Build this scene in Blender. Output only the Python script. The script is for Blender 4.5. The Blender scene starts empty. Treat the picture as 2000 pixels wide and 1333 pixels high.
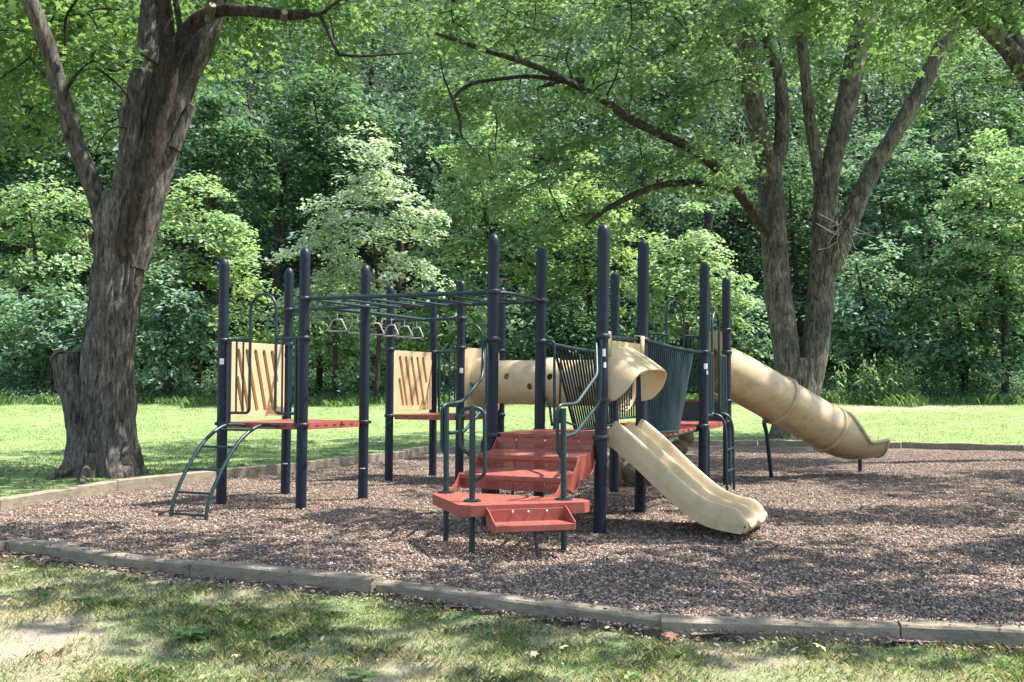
import bpy, bmesh, math, random
import numpy as np
from mathutils import Vector, Matrix, noise, Euler
R = math.radians
random.seed(7); rng = np.random.default_rng(11)
scene = bpy.context.scene
col = scene.collection
PI = math.pi

# ------------------------------------------------------------------ camera
W0, F0, PITCH, CAMH = 2000.0, 1955.3, R(2.805), 1.376
cam = bpy.data.cameras.new('camera'); camo = bpy.data.objects.new('camera', cam); col.objects.link(camo)
cam.sensor_width = 36; cam.lens = F0/W0*36; cam.clip_end = 600
camo.location = (0, 0, CAMH); camo.rotation_euler = (PI/2+PITCH, 0, 0)
scene.camera = camo
scene.render.resolution_x = 1024; scene.render.resolution_y = 682

def at(px, py, Y):
    """photo pixel (2000 wide) seen at distance Y -> world point"""
    u = (px-1000)/F0; v = -(py-666.5)/F0
    dy = math.cos(PITCH)-v*math.sin(PITCH); dz = math.sin(PITCH)+v*math.cos(PITCH)
    return Vector((u/dy*Y, Y, CAMH+dz/dy*Y))
def ground(px, py, z=0):
    v = -(py-666.5)/F0
    dy = math.cos(PITCH)-v*math.sin(PITCH); dz = math.sin(PITCH)+v*math.cos(PITCH)
    Y = (z-CAMH)*dy/dz
    return at(px, py, Y)

# ------------------------------------------------------------------ materials
MAT = {}
def newmat(name):
    m = bpy.data.materials.new(name); m.use_nodes = True
    nt = m.node_tree; nt.nodes.clear(); MAT[name] = m
    return m, nt, nt.nodes, nt.links
def N(ns, t, **k):
    n = ns.new(t)
    for a, b in k.items():
        if a == 'inp':
            for i, v in b.items(): n.inputs[i].default_value = v
        else: setattr(n, a, b)
    return n
def ramp(ns, stops, interp='LINEAR'):
    n = ns.new('ShaderNodeValToRGB'); n.color_ramp.interpolation = interp
    e = n.color_ramp.elements
    while len(e) < len(stops): e.new(.5)
    for i, (p, c) in enumerate(stops):
        e[i].position = p; e[i].color = tuple(c)+(1,) if len(c) == 3 else c
    return n
def solid(name, c1, c2, rough=.5, scale=6, bump=.1, bscale=60, metal=0, coat=0, dirt=None, spec=.5, stretch=(1,1,1)):
    m, nt, ns, L = newmat(name)
    o = N(ns, 'ShaderNodeOutputMaterial'); b = N(ns, 'ShaderNodeBsdfPrincipled')
    b.inputs['Metallic'].default_value = metal; b.inputs['Coat Weight'].default_value = coat
    b.inputs['Specular IOR Level'].default_value = spec
    g = N(ns, 'ShaderNodeNewGeometry')
    mp = N(ns, 'ShaderNodeMapping'); mp.inputs['Scale'].default_value = stretch
    L.new(g.outputs['Position'], mp.inputs['Vector'])
    n1 = N(ns, 'ShaderNodeTexNoise', inp={'Scale': scale, 'Detail': 6, 'Roughness': .65}); L.new(mp.outputs[0], n1.inputs['Vector'])
    r = ramp(ns, [(.32, c1), (.68, c2)]); L.new(n1.outputs[0], r.inputs[0])
    src = r.outputs[0]
    if dirt:
        n3 = N(ns, 'ShaderNodeTexNoise', inp={'Scale': scale*2.3, 'Detail': 8, 'Roughness': .75}); L.new(mp.outputs[0], n3.inputs['Vector'])
        r3 = ramp(ns, [(.5, (0,0,0)), (.72, (1,1,1))]); L.new(n3.outputs[0], r3.inputs[0])
        ml = N(ns, 'ShaderNodeMath', operation='MULTIPLY', inp={1: dirt[3]}); L.new(r3.outputs[0], ml.inputs[0])
        mx = N(ns, 'ShaderNodeMix', data_type='RGBA'); L.new(ml.outputs[0], mx.inputs[0]); L.new(src, mx.inputs[6]); mx.inputs[7].default_value = tuple(dirt[:3])+(1,)
        src = mx.outputs[2]
    L.new(src, b.inputs['Base Color'])
    n2 = N(ns, 'ShaderNodeTexNoise', inp={'Scale': bscale, 'Detail': 5}); L.new(mp.outputs[0], n2.inputs['Vector'])
    rr = N(ns, 'ShaderNodeMapRange', inp={3: rough-.08, 4: rough+.12}); L.new(n1.outputs[0], rr.inputs[0]); L.new(rr.outputs[0], b.inputs['Roughness'])
    bp = N(ns, 'ShaderNodeBump', inp={'Strength': bump, 'Distance': .01}); L.new(n2.outputs[0], bp.inputs['Height']); L.new(bp.outputs[0], b.inputs['Normal'])
    L.new(b.outputs[0], o.inputs[0])
    return m
M_post = solid('navy_post', (.007,.013,.026), (.011,.018,.033), .42, 9, .12, 140, dirt=(.035,.038,.05,.35), spec=.28)
M_collar = solid('collar_dark', (.012,.014,.028), (.022,.024,.04), .4, 30, .2, 90, metal=.1, dirt=(.12,.12,.13,.5))
M_rail = solid('green_rail', (.003,.021,.026), (.005,.030,.036), .4, 12, .08, 120, dirt=(.05,.12,.12,.3))
M_bar = solid('shaded_green_bar', (.0015,.013,.018), (.003,.019,.024), .5, 12, .08, 120, spec=.3)  # same paint as the rails, darkened to put the bridge bars' shade into it
M_panelg = solid('dark_panel', (.004,.022,.03), (.007,.03,.038), .45, 12, .1, 100)
M_tan = solid('tan_plastic', (.50,.375,.21), (.57,.44,.26), .38, 3.5, .12, 70, dirt=(.26,.165,.075,.42), stretch=(1,1,.6))
M_slot = solid('tan_recess_shaded', (.40,.27,.13), (.46,.32,.17), .45, 6, .1, 70)  # darker tan: shade inside the slots put into the backing's colour
M_tube = solid('weathered_tan_plastic', (.42,.30,.165), (.52,.385,.23), .33, 2.2, .12, 60, dirt=(.20,.125,.06,.6), stretch=(1,1,1.4))
M_tanold = solid('tan_rock', (.15,.115,.066), (.25,.19,.11), .7, 9, .9, 16, dirt=(.10,.09,.05,.8))
M_red = solid('red_coating', (.29,.055,.038), (.35,.085,.062), .45, 14, .15, 90, dirt=(.15,.085,.065,.6))
M_bolt = solid('steel_bolt', (.45,.45,.45), (.6,.6,.6), .3, 40, .1, 90, metal=.9)
M_ring = solid('grey_ring', (.30,.29,.28), (.38,.37,.35), .45, 40, .1, 90, metal=.3)
M_white = solid('sticker_paper', (.75,.75,.76), (.82,.82,.83), .5, 30, .05, 90)
M_torn = solid('torn_wood', (.09,.06,.045), (.16,.115,.085), .9, 9, .8, 30, dirt=(.03,.024,.02,.8), stretch=(1,1,.3))
M_cut = solid('cut_wood', (.30,.19,.12), (.42,.29,.19), .8, 12, .5, 30, dirt=(.10,.07,.05,.7))
M_wood = solid('weathered_timber', (.19,.155,.115), (.31,.265,.20), .85, 5, .9, 45, dirt=(.07,.066,.05,.8), stretch=(1,1,2.5), spec=.2)
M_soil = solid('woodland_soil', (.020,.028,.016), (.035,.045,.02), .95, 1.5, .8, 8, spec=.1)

def perforated(name, c1, c2, c3):
    m, nt, ns, L = newmat(name)
    o = N(ns, 'ShaderNodeOutputMaterial'); b = N(ns, 'ShaderNodeBsdfPrincipled', inp={'Roughness': .45})
    tc = N(ns, 'ShaderNodeUVMap')
    sp = N(ns, 'ShaderNodeSeparateXYZ'); L.new(tc.outputs[0], sp.inputs[0])
    k = 2*PI/.030
    def sn(s):
        a = N(ns, 'ShaderNodeMath', operation='MULTIPLY', inp={1: k}); L.new(s, a.inputs[0])
        c = N(ns, 'ShaderNodeMath', operation='SINE'); L.new(a.outputs[0], c.inputs[0]); return c.outputs[0]
    mu = N(ns, 'ShaderNodeMath', operation='MULTIPLY'); L.new(sn(sp.outputs[0]), mu.inputs[0]); L.new(sn(sp.outputs[1]), mu.inputs[1])
    gt = N(ns, 'ShaderNodeMath', operation='GREATER_THAN', inp={1: .36}); L.new(mu.outputs[0], gt.inputs[0])
    g = N(ns, 'ShaderNodeNewGeometry')
    n1 = N(ns, 'ShaderNodeTexNoise', inp={'Scale': 11, 'Detail': 6, 'Roughness': .65}); L.new(g.outputs['Position'], n1.inputs['Vector'])
    r = ramp(ns, [(.35, c1), (.6, c2), (.75, c3)]); L.new(n1.outputs[0], r.inputs[0])
    L.new(r.outputs[0], b.inputs['Base Color'])
    t = N(ns, 'ShaderNodeBsdfTransparent'); mx = N(ns, 'ShaderNodeMixShader')
    L.new(gt.outputs[0], mx.inputs[0]); L.new(b.outputs[0], mx.inputs[1]); L.new(t.outputs[0], mx.inputs[2]); L.new(mx.outputs[0], o.inputs[0])
    return m
M_perf = perforated('red_perforated', (.33,.075,.052), (.40,.125,.095), (.44,.25,.21))  # lighter red for faded tops, with sun on the treads put into the colour
M_perf_shaded = perforated('red_riser_shaded', (.27,.040,.028), (.32,.060,.042), (.34,.10,.075))  # deeper red that carries the shade on the risers in its colour

def barkmat(name, cols, sc=1.0):
    m, nt, ns, L = newmat(name)
    o = N(ns, 'ShaderNodeOutputMaterial'); b = N(ns, 'ShaderNodeBsdfPrincipled', inp={'Roughness': .9, 'Specular IOR Level': .2})
    g = N(ns, 'ShaderNodeNewGeometry')
    mp = N(ns, 'ShaderNodeMapping'); mp.inputs['Scale'].default_value = (sc, sc, sc*.24)
    L.new(g.outputs['Position'], mp.inputs['Vector'])
    n0 = N(ns, 'ShaderNodeTexNoise', inp={'Scale': 15, 'Detail': 10, 'Roughness': .72, 'Distortion': .8}); L.new(mp.outputs[0], n0.inputs['Vector'])
    n1 = N(ns, 'ShaderNodeTexNoise', inp={'Scale': 1.6, 'Detail': 4}); L.new(g.outputs['Position'], n1.inputs['Vector'])
    r = ramp(ns, [(.36, cols[0]), (.5, cols[1]), (.66, cols[2])]); L.new(n0.outputs[0], r.inputs[0])
    r1 = ramp(ns, [(.35, (.65,.65,.68)), (.65, (1.15,1.1,1.05))]); L.new(n1.outputs[0], r1.inputs[0])
    mx = N(ns, 'ShaderNodeMix', data_type='RGBA', blend_type='MULTIPLY', inp={0: 1}); L.new(r.outputs[0], mx.inputs[6]); L.new(r1.outputs[0], mx.inputs[7])
    # pale lichen
    n3 = N(ns, 'ShaderNodeTexNoise', inp={'Scale': 7, 'Detail': 8, 'Roughness': .8}); L.new(g.outputs['Position'], n3.inputs['Vector'])
    r3 = ramp(ns, [(.58, (0,0,0)), (.66, (.45,.45,.45))]); L.new(n3.outputs[0], r3.inputs[0])
    m2 = N(ns, 'ShaderNodeMix', data_type='RGBA'); L.new(r3.outputs[0], m2.inputs[0]); L.new(mx.outputs[2], m2.inputs[6]); m2.inputs[7].default_value = (.24,.25,.20,1)
    L.new(m2.outputs[2], b.inputs['Base Color'])
    bp = N(ns, 'ShaderNodeBump', inp={'Strength': 1.0, 'Distance': .07}); L.new(n0.outputs[0], bp.inputs['Height']); L.new(bp.outputs[0], b.inputs['Normal'])
    L.new(b.outputs[0], o.inputs[0]); return m
M_bark = barkmat('grey_bark', [(.030,.026,.023), (.125,.110,.100), (.29,.262,.24)])
M_barkr = barkmat('wet_brown_bark', [(.018,.013,.011), (.055,.041,.034), (.12,.095,.08)])
M_barkd = barkmat('dark_bark', [(.018,.015,.013), (.05,.040,.034), (.11,.092,.08)], .8)
M_twig = solid('dead_twig', (.28,.25,.22), (.40,.37,.33), .8, 20, .3, 60)

def leafmat(name, c1, c2, c3, trans=.35, rough=.55, clump=.7):
    m, nt, ns, L = newmat(name)
    o = N(ns, 'ShaderNodeOutputMaterial'); b = N(ns, 'ShaderNodeBsdfPrincipled', inp={'Roughness': rough, 'Specular IOR Level': .28})
    g = N(ns, 'ShaderNodeNewGeometry')
    n1 = N(ns, 'ShaderNodeTexNoise', inp={'Scale': clump, 'Detail': 3}); L.new(g.outputs['Position'], n1.inputs['Vector'])
    ad = N(ns, 'ShaderNodeMath', operation='MULTIPLY_ADD', inp={1: .55, 2: -.02}); L.new(g.outputs['Random Per Island'], ad.inputs[0])
    a2 = N(ns, 'ShaderNodeMath', operation='MULTIPLY_ADD', inp={1: .5}); L.new(n1.outputs[0], a2.inputs[0]); L.new(ad.outputs[0], a2.inputs[2])
    r = ramp(ns, [(.15, c1), (.5, c2), (.88, c3)]); L.new(a2.outputs[0], r.inputs[0])
    L.new(r.outputs[0], b.inputs['Base Color'])
    t = N(ns, 'ShaderNodeBsdfTranslucent')
    mu = N(ns, 'ShaderNodeMix', data_type='RGBA', blend_type='MULTIPLY', inp={0: 1}); L.new(r.outputs[0], mu.inputs[6]); mu.inputs[7].default_value = (1.45,1.5,.85,1)
    L.new(mu.outputs[2], t.inputs[0])
    mx = N(ns, 'ShaderNodeMixShader', inp={0: trans}); L.new(b.outputs[0], mx.inputs[1]); L.new(t.outputs[0], mx.inputs[2]); L.new(mx.outputs[0], o.inputs[0])
    return m
LF_maple = leafmat('maple_leaf', (.075,.14,.058), (.125,.205,.09), (.19,.285,.13), .52)
LF_mapleR = leafmat('fine_leaf', (.085,.155,.080), (.14,.22,.112), (.22,.315,.17), .52)
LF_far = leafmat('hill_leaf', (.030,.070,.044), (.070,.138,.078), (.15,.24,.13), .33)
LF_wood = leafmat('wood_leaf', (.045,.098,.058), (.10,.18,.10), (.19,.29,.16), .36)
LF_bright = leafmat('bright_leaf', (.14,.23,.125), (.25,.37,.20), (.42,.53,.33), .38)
LF_pale = leafmat('pale_leaf', (.23,.31,.23), (.39,.47,.38), (.62,.67,.58), .32, .5)
LF_teal = leafmat('bluish_leaf', (.09,.17,.12), (.165,.275,.195), (.30,.42,.32), .35)
LF_yellow = leafmat('yellow_leaf', (.16,.245,.11), (.26,.36,.165), (.40,.49,.26), .4)
M_blade = leafmat('grass_blade', (.080,.145,.065), (.14,.215,.095), (.28,.31,.17), .35, .6, 1.3)
M_blade2 = leafmat('dry_blade', (.25,.23,.15), (.37,.33,.22), (.50,.45,.33), .3, .7, 1.3)
M_blade3 = leafmat('meadow_blade', (.16,.225,.095), (.27,.33,.165), (.44,.47,.29), .4, .6, .35)
M_weed = leafmat('weed_leaf', (.085,.165,.07), (.145,.245,.095), (.25,.36,.15), .35)

def mulchmat():
    m, nt, ns, L = newmat('mulch')
    o = N(ns, 'ShaderNodeOutputMaterial'); b = N(ns, 'ShaderNodeBsdfPrincipled', inp={'Roughness': .95, 'Specular IOR Level': .15})
    g = N(ns, 'ShaderNodeNewGeometry')
    n0 = N(ns, 'ShaderNodeTexNoise', inp={'Scale': 5, 'Detail': 3, 'Distortion': 1.5}); L.new(g.outputs['Position'], n0.inputs['Vector'])
    va = N(ns, 'ShaderNodeVectorMath', operation='MULTIPLY_ADD', inp={1: (.25,.25,.25)}); L.new(n0.outputs[1], va.inputs[0]); L.new(g.outputs['Position'], va.inputs[2])
    mp = N(ns, 'ShaderNodeMapping'); mp.inputs['Scale'].default_value = (26, 52, 30); L.new(va.outputs[0], mp.inputs['Vector'])
    v = N(ns, 'ShaderNodeTexVoronoi', inp={'Scale': 1.0}); L.new(mp.outputs[0], v.inputs['Vector'])
    bw = N(ns, 'ShaderNodeSeparateColor'); L.new(v.outputs['Color'], bw.inputs[0])
    r = ramp(ns, [(.0, (.085,.060,.048)), (.4, (.165,.122,.10)), (.75, (.26,.20,.168)), (1, (.40,.33,.28))]); L.new(bw.outputs[0], r.inputs[0])
    n1 = N(ns, 'ShaderNodeTexNoise', inp={'Scale': .9, 'Detail': 6, 'Roughness': .7}); L.new(g.outputs['Position'], n1.inputs['Vector'])
    r1 = ramp(ns, [(.35, (.78,.74,.72)), (.65, (1.12,1.08,1.05))]); L.new(n1.outputs[0], r1.inputs[0])
    mx = N(ns, 'ShaderNodeMix', data_type='RGBA', blend_type='MULTIPLY', inp={0: 1}); L.new(r.outputs[0], mx.inputs[6]); L.new(r1.outputs[0], mx.inputs[7])
    L.new(mx.outputs[2], b.inputs['Base Color'])
    bp = N(ns, 'ShaderNodeBump', inp={'Strength': .9, 'Distance': .03}); L.new(v.outputs['Distance'], bp.inputs['Height']); bp.invert = True
    L.new(bp.outputs[0], b.inputs['Normal']); L.new(b.outputs[0], o.inputs[0]); return m
M_mulch = mulchmat()
def chipmat():
    m, nt, ns, L = newmat('mulch_chip')
    o = N(ns, 'ShaderNodeOutputMaterial'); b = N(ns, 'ShaderNodeBsdfPrincipled', inp={'Roughness': .9, 'Specular IOR Level': .2})
    g = N(ns, 'ShaderNodeNewGeometry')
    r = ramp(ns, [(.0, (.08,.053,.041)), (.35, (.168,.118,.091)), (.7, (.28,.208,.164)), (.94, (.43,.34,.28)), (1, (.60,.52,.44))]); L.new(g.outputs['Random Per Island'], r.inputs[0])
    L.new(r.outputs[0], b.inputs['Base Color']); L.new(b.outputs[0], o.inputs[0]); return m
M_chip = chipmat()

def lawnmat():
    m, nt, ns, L = newmat('lawn')
    o = N(ns, 'ShaderNodeOutputMaterial'); b = N(ns, 'ShaderNodeBsdfPrincipled', inp={'Roughness': .9, 'Specular IOR Level': .15})
    g = N(ns, 'ShaderNodeNewGeometry')
    n0 = N(ns, 'ShaderNodeTexNoise', inp={'Scale': 45, 'Detail': 8, 'Roughness': .75}); L.new(g.outputs['Position'], n0.inputs['Vector'])
    n1 = N(ns, 'ShaderNodeTexNoise', inp={'Scale': .8, 'Detail': 9, 'Roughness': .8}); L.new(g.outputs['Position'], n1.inputs['Vector'])
    grass = ramp(ns, [(.3, (.11,.18,.06)), (.5, (.175,.25,.095)), (.7, (.29,.345,.17))]); L.new(n0.outputs[0], grass.inputs[0])
    r1 = ramp(ns, [(.35, (.75,.92,.75)), (.65, (1.3,1.12,1.1))]); L.new(n1.outputs[0], r1.inputs[0])
    mg = N(ns, 'ShaderNodeMix', data_type='RGBA', blend_type='MULTIPLY', inp={0: 1}); L.new(grass.outputs[0], mg.inputs[6]); L.new(r1.outputs[0], mg.inputs[7])
    dirt = ramp(ns, [(.3, (.26,.20,.15)), (.55, (.42,.34,.27)), (.75, (.58,.50,.42))]); L.new(n0.outputs[0], dirt.inputs[0])
    a = N(ns, 'ShaderNodeAttribute', attribute_name='dirt')
    n2 = N(ns, 'ShaderNodeMath', operation='MULTIPLY_ADD', inp={1: .9, 2: -.45}); L.new(n0.outputs[0], n2.inputs[0])
    s = N(ns, 'ShaderNodeMath', operation='ADD', use_clamp=True); L.new(a.outputs['Fac'], s.inputs[0]); L.new(n2.outputs[0], s.inputs[1])
    mx = N(ns, 'ShaderNodeMix', data_type='RGBA'); L.new(s.outputs[0], mx.inputs[0]); L.new(mg.outputs[2], mx.inputs[6]); L.new(dirt.outputs[0], mx.inputs[7])
    L.new(mx.outputs[2], b.inputs['Base Color'])
    bp = N(ns, 'ShaderNodeBump', inp={'Strength': .8, 'Distance': .03}); L.new(n0.outputs[0], bp.inputs['Height'])
    L.new(bp.outputs[0], b.inputs['Normal']); L.new(b.outputs[0], o.inputs[0]); return m
M_lawn = lawnmat()

# ------------------------------------------------------------------ objects
ORG = {}
def tag(o, label=None, cat=None, group=None, kind=None):
    if label: o['label'] = label
    if cat: o['category'] = cat
    if group: o['group'] = group
    if kind: o['kind'] = kind
    return o
def empty(name, loc, label, cat, group=None):
    o = bpy.data.objects.new(name, None); o.empty_display_size = .2; o.location = loc; col.objects.link(o)
    ORG[o.name] = Vector(loc); tag(o, label, cat, group); return o
def link(name, me, parent=None, loc=None):
    o = bpy.data.objects.new(name, me); col.objects.link(o)
    if parent is not None:
        o.parent = parent; ORG[o.name] = ORG[parent.name]
    else:
        o.location = loc or (0,0,0); ORG[o.name] = Vector(loc or (0,0,0))
    return o
class MB:
    def __init__(s): s.v = []; s.f = []; s.sm = []; s.uv = []; s.mi = []
    def add(s, vs, fs, smooth=True, uvs=None, mi=0):
        k = len(s.v); s.v += [Vector(p) for p in vs]
        for i, f in enumerate(fs):
            s.f.append([a+k for a in f]); s.sm.append(smooth); s.uv.append(uvs[i] if uvs else None); s.mi.append(mi)
        return s
    def tube(s, pts, r, seg=12, cap=True, mi=0, flat=1.0):
        pts = [Vector(p) for p in pts]; n = len(pts)
        rs = r if isinstance(r, (list, tuple)) else [r]*n
        d0 = (pts[1]-pts[0]).normalized()
        up = Vector((0,0,1)) if abs(d0.z) < .9 else Vector((1,0,0))
        a = d0.cross(up).normalized(); vs = []; pd = d0
        for i in range(n):
            if i == 0: d = d0
            elif i == n-1: d = (pts[i]-pts[i-1]).normalized()
            else: d = ((pts[i]-pts[i-1]).normalized()+(pts[i+1]-pts[i]).normalized()).normalized()
            q = pd.rotation_difference(d); a = (q @ a).normalized(); pd = d
            b = d.cross(a)
            for j in range(seg):
                t = 2*PI*j/seg; vs.append(pts[i]+(a*math.cos(t)+b*math.sin(t)*flat)*rs[i])
        fs = [[i*seg+j, i*seg+(j+1)%seg, (i+1)*seg+(j+1)%seg, (i+1)*seg+j] for i in range(n-1) for j in range(seg)]
        s.add(vs, fs, True, mi=mi)
        if cap:
            s.add(vs[:seg], [list(range(seg))[::-1]], False, mi=mi); s.add(vs[-seg:], [list(range(seg))], False, mi=mi)
        return s
    def box(s, c, ax, ay, az, hx, hy, hz):
        c = Vector(c); vs = [c+ax*hx*i+ay*hy*j+az*hz*k for i in (-1,1) for j in (-1,1) for k in (-1,1)]
        s.add(vs, [[0,1,3,2],[4,6,7,5],[0,4,5,1],[2,3,7,6],[0,2,6,4],[1,5,7,3]], False); return s
    def prism(s, poly, z0, z1, top=True, uv=False):
        n = len(poly); vs = [Vector((p[0],p[1],z0)) for p in poly]+[Vector((p[0],p[1],z1)) for p in poly]
        s.add(vs, [[i,(i+1)%n,(i+1)%n+n,i+n] for i in range(n)], False)
        s.add(vs, [list(range(n))[::-1], list(range(n,2*n))], False)
        return s
    def sphere(s, c, r, seg=10, sc=(1,1,1)):
        c = Vector(c); vs = []; fs = []; m = seg//2+1
        for i in range(m+1):
            t = PI*i/m
            for j in range(seg):
                p = 2*PI*j/seg; vs.append(c+Vector((r*sc[0]*math.sin(t)*math.cos(p), r*sc[1]*math.sin(t)*math.sin(p), r*sc[2]*math.cos(t))))
        for i in range(m):
            for j in range(seg): fs.append([i*seg+j, (i+1)*seg+j, (i+1)*seg+(j+1)%seg, i*seg+(j+1)%seg])
        s.add(vs, fs); return s
    def build(s, name, mat, parent=None, loc=None, bevel=0, solid=0):
        org = ORG[parent.name] if parent is not None else Vector(loc or (0,0,0))
        me = bpy.data.meshes.new(name); me.from_pydata([tuple(p-org) for p in s.v], [], s.f)
        me.polygons.foreach_set('use_smooth', s.sm)
        mats = mat if isinstance(mat, list) else [mat]
        for m in mats: me.materials.append(m)
        me.polygons.foreach_set('material_index', s.mi)
        if any(u for u in s.uv):
            uvl = me.uv_layers.new(name='UVMap')
            for p, u in zip(me.polygons, s.uv):
                if u:
                    for li, q in zip(p.loop_indices, u): uvl.data[li].uv = q
        me.update()
        o = link(name, me, parent, loc)
        if solid:
            md = o.modifiers.new('solid', 'SOLIDIFY'); md.thickness = solid; md.offset = 0
        if bevel:
            md = o.modifiers.new('bevel', 'BEVEL'); md.width = bevel; md.segments = 2; md.limit_method = 'ANGLE'; md.angle_limit = R(40)
        return o
def fillet(pts, rad, n=6):
    pts = [Vector(p) for p in pts]; out = [pts[0]]
    for i in range(1, len(pts)-1):
        a, b, c = pts[i-1], pts[i], pts[i+1]
        r = min(rad, (a-b).length*.48, (c-b).length*.48)
        p = b+(a-b).normalized()*r; q = b+(c-b).normalized()*r
        for k in range(n+1):
            t = k/n; out.append(p*(1-t)**2+b*2*t*(1-t)+q*t*t)
    out.append(pts[-1]); return out
def spline(pts, n=6):
    P = [Vector(p) for p in pts]; out = []
    for i in range(len(P)-1):
        p0 = P[max(i-1,0)]; p1 = P[i]; p2 = P[i+1]; p3 = P[min(i+2,len(P)-1)]
        for k in range(n):
            t = k/n
            out.append(.5*((2*p1)+(-p0+p2)*t+(2*p0-5*p1+4*p2-p3)*t*t+(-p0+3*p1-3*p2+p3)*t**3))
    out.append(P[-1]); return out
def rail(name, pts, r, parent, mat=None, rad=.08, closed=False, seg=10):
    return MB().tube(fillet(pts, rad), r, seg).build(name, mat or M_rail, parent)

# ================================================================== PLAYGROUND
TH, S = R(63.317), 1.2143
E1 = Vector((math.cos(TH), math.sin(TH), 0)); E2 = Vector((math.sin(TH), -math.cos(TH), 0)); ZZ = Vector((0,0,1))
LL = Vector((-2.404,11.525,0)); CC = Vector((.876,9.777,0)); BB = Vector((-.744,14.593,0)); RR = Vector((2.469,12.876,0))
P = {'l': LL, 'lw': LL-E2*S, 'ln': LL+E1*S, 'lnw': LL+(E1-E2)*S,
     'c': CC, 'cw': CC-E2*S, 'cn': CC+E1*S, 'cnw': CC+(E1-E2)*S,
     'b': BB, 'bw': BB-E2*S, 'bn': BB+E1*S, 'bnw': BB+(E1-E2)*S,
     'r': RR, 'rw': RR-E2*S, 'rn': Vector((3.095,14.43,0)), 'rnw': RR+(E1-E2)*S, 't': Vector((2.98,15.62,0))}
ZL, ZC, ZB, ZR, ZH = .975, .915, .99, .915, 1.215      # deck heights
PH = 3.0
pg = empty('playground_set', (.9, 12.8, 0), 'playground climbing set with navy posts, red decks, tan slides and green rails on mulch', 'playground set')
# key: (top pixel x, top pixel y, base pixel x, collar heights, sticker heights)
posts = {'l': (596.5, 484, 587.5, [ZL, ZL+1.0, 2.43], []), 'lw': (438, 505, 432, [ZL, ZL+1.0], [1.72]),
 'ln': (714.5, 518, 708.5, [ZL, 2.43], [.40]), 'lnw': (565, 523, 557, [ZL, ZL+1.0, 2.43], [.42]),
 'c': (1179.5, 438, 1171, [ZC, 1.27, 1.90], [1.74, 1.62]), 'cw': (965, 457, 958.5, [ZC, 1.90, 2.39], []),
 'cn': (1257, 469, 1250, [ZC, 1.92], []), 'cnw': (1058.5, 481, 1052, [ZC, 1.93, 2.39], []),
 'b': (902, 548, 896.5, [ZB, 1.99, 2.42], [1.66]), 'bw': (763, 558, 759, [ZB, 1.99, 2.42], []),
 'bn': (981, 561, 976, [ZB, 1.99], []), 'bnw': (847, 560, 845, [ZB, 1.99], []),
 'r': (1376, 512, 1373, [ZR, 1.86], [1.68, 1.60]), 'rw': (1201.5, 531, 1199, [ZR, 1.88], []),
 'rn': (1418.5, 541, 1421, [ZR, ZH, 1.92, 2.24], []), 'rnw': (1260, 546, 1256, [ZR, ZH, 2.2], []), 't': (1380, 552, 1378, [ZH, 2.2], [])}
PT = {}
for k, (tx, ty, bx, zs, st) in posts.items():
    Y = P[k].y; top = at(tx, ty, Y); base = at(bx, 762+1.376*F0/Y, Y); base.z = 0; hh = top.z
    ax = (top-base)
    def pz(z, base=base, top=top): return base.lerp(top, z/top.z)
    PT[k] = pz
    r = .0615
    o = MB().tube([pz(-.15), pz(hh-.14)], r, 24).build('post', M_post, pg)
    cp = MB().tube([pz(hh-.14), pz(hh-.08), pz(hh-.05), pz(hh-.025), pz(hh-.008), pz(hh)], [r+.002, r+.0015, r*.9, r*.68, r*.4, .004], 24)
    cp.sphere(pz(hh-.075)+Vector((random.uniform(-.5,.5), -1, 0)).normalized()*(r-.001), .007, 8)
    cp.build('cap', M_post, o)
    for z in zs:
        cm = MB(); c = pz(z)
        cm.tube([c-ZZ*.024, c-ZZ*.018, c+ZZ*.018, c+ZZ*.024], [r+.006, r+.015, r+.015, r+.006], 24)
        for a in (random.uniform(-2.4,-.7), random.uniform(0,3)):
            d = Vector((math.cos(a), math.sin(a), 0))
            cm.box(c+d*(r+.018), d, d.cross(ZZ), ZZ, .012, .022, .016)
            cm.sphere(c+d*(r+.031), .009, 8)
        cm.build('collar', M_collar, o)
    for i, z in enumerate(st):
        c = pz(z); m = MB(); a0 = (-PI/2+.05 if k in ('c','l','lw','ln','lnw') else -PI/2+.25)+i*.35
        hw, hz = (.42, .036) if i == 0 and z > 1 else (.22, .026) if z > 1 else (.5, .007)
        vs = []
        for j in range(7):
            t = a0-hw+2*hw*j/6
            for zz in (-hz, hz): vs.append(c+Vector((math.cos(t), math.sin(t), 0))*(r+.0018)+ZZ*zz)
        m.add(vs, [[2*j, 2*j+2, 2*j+3, 2*j+1] for j in range(6)]); m.build('sticker', M_white, o)

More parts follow.
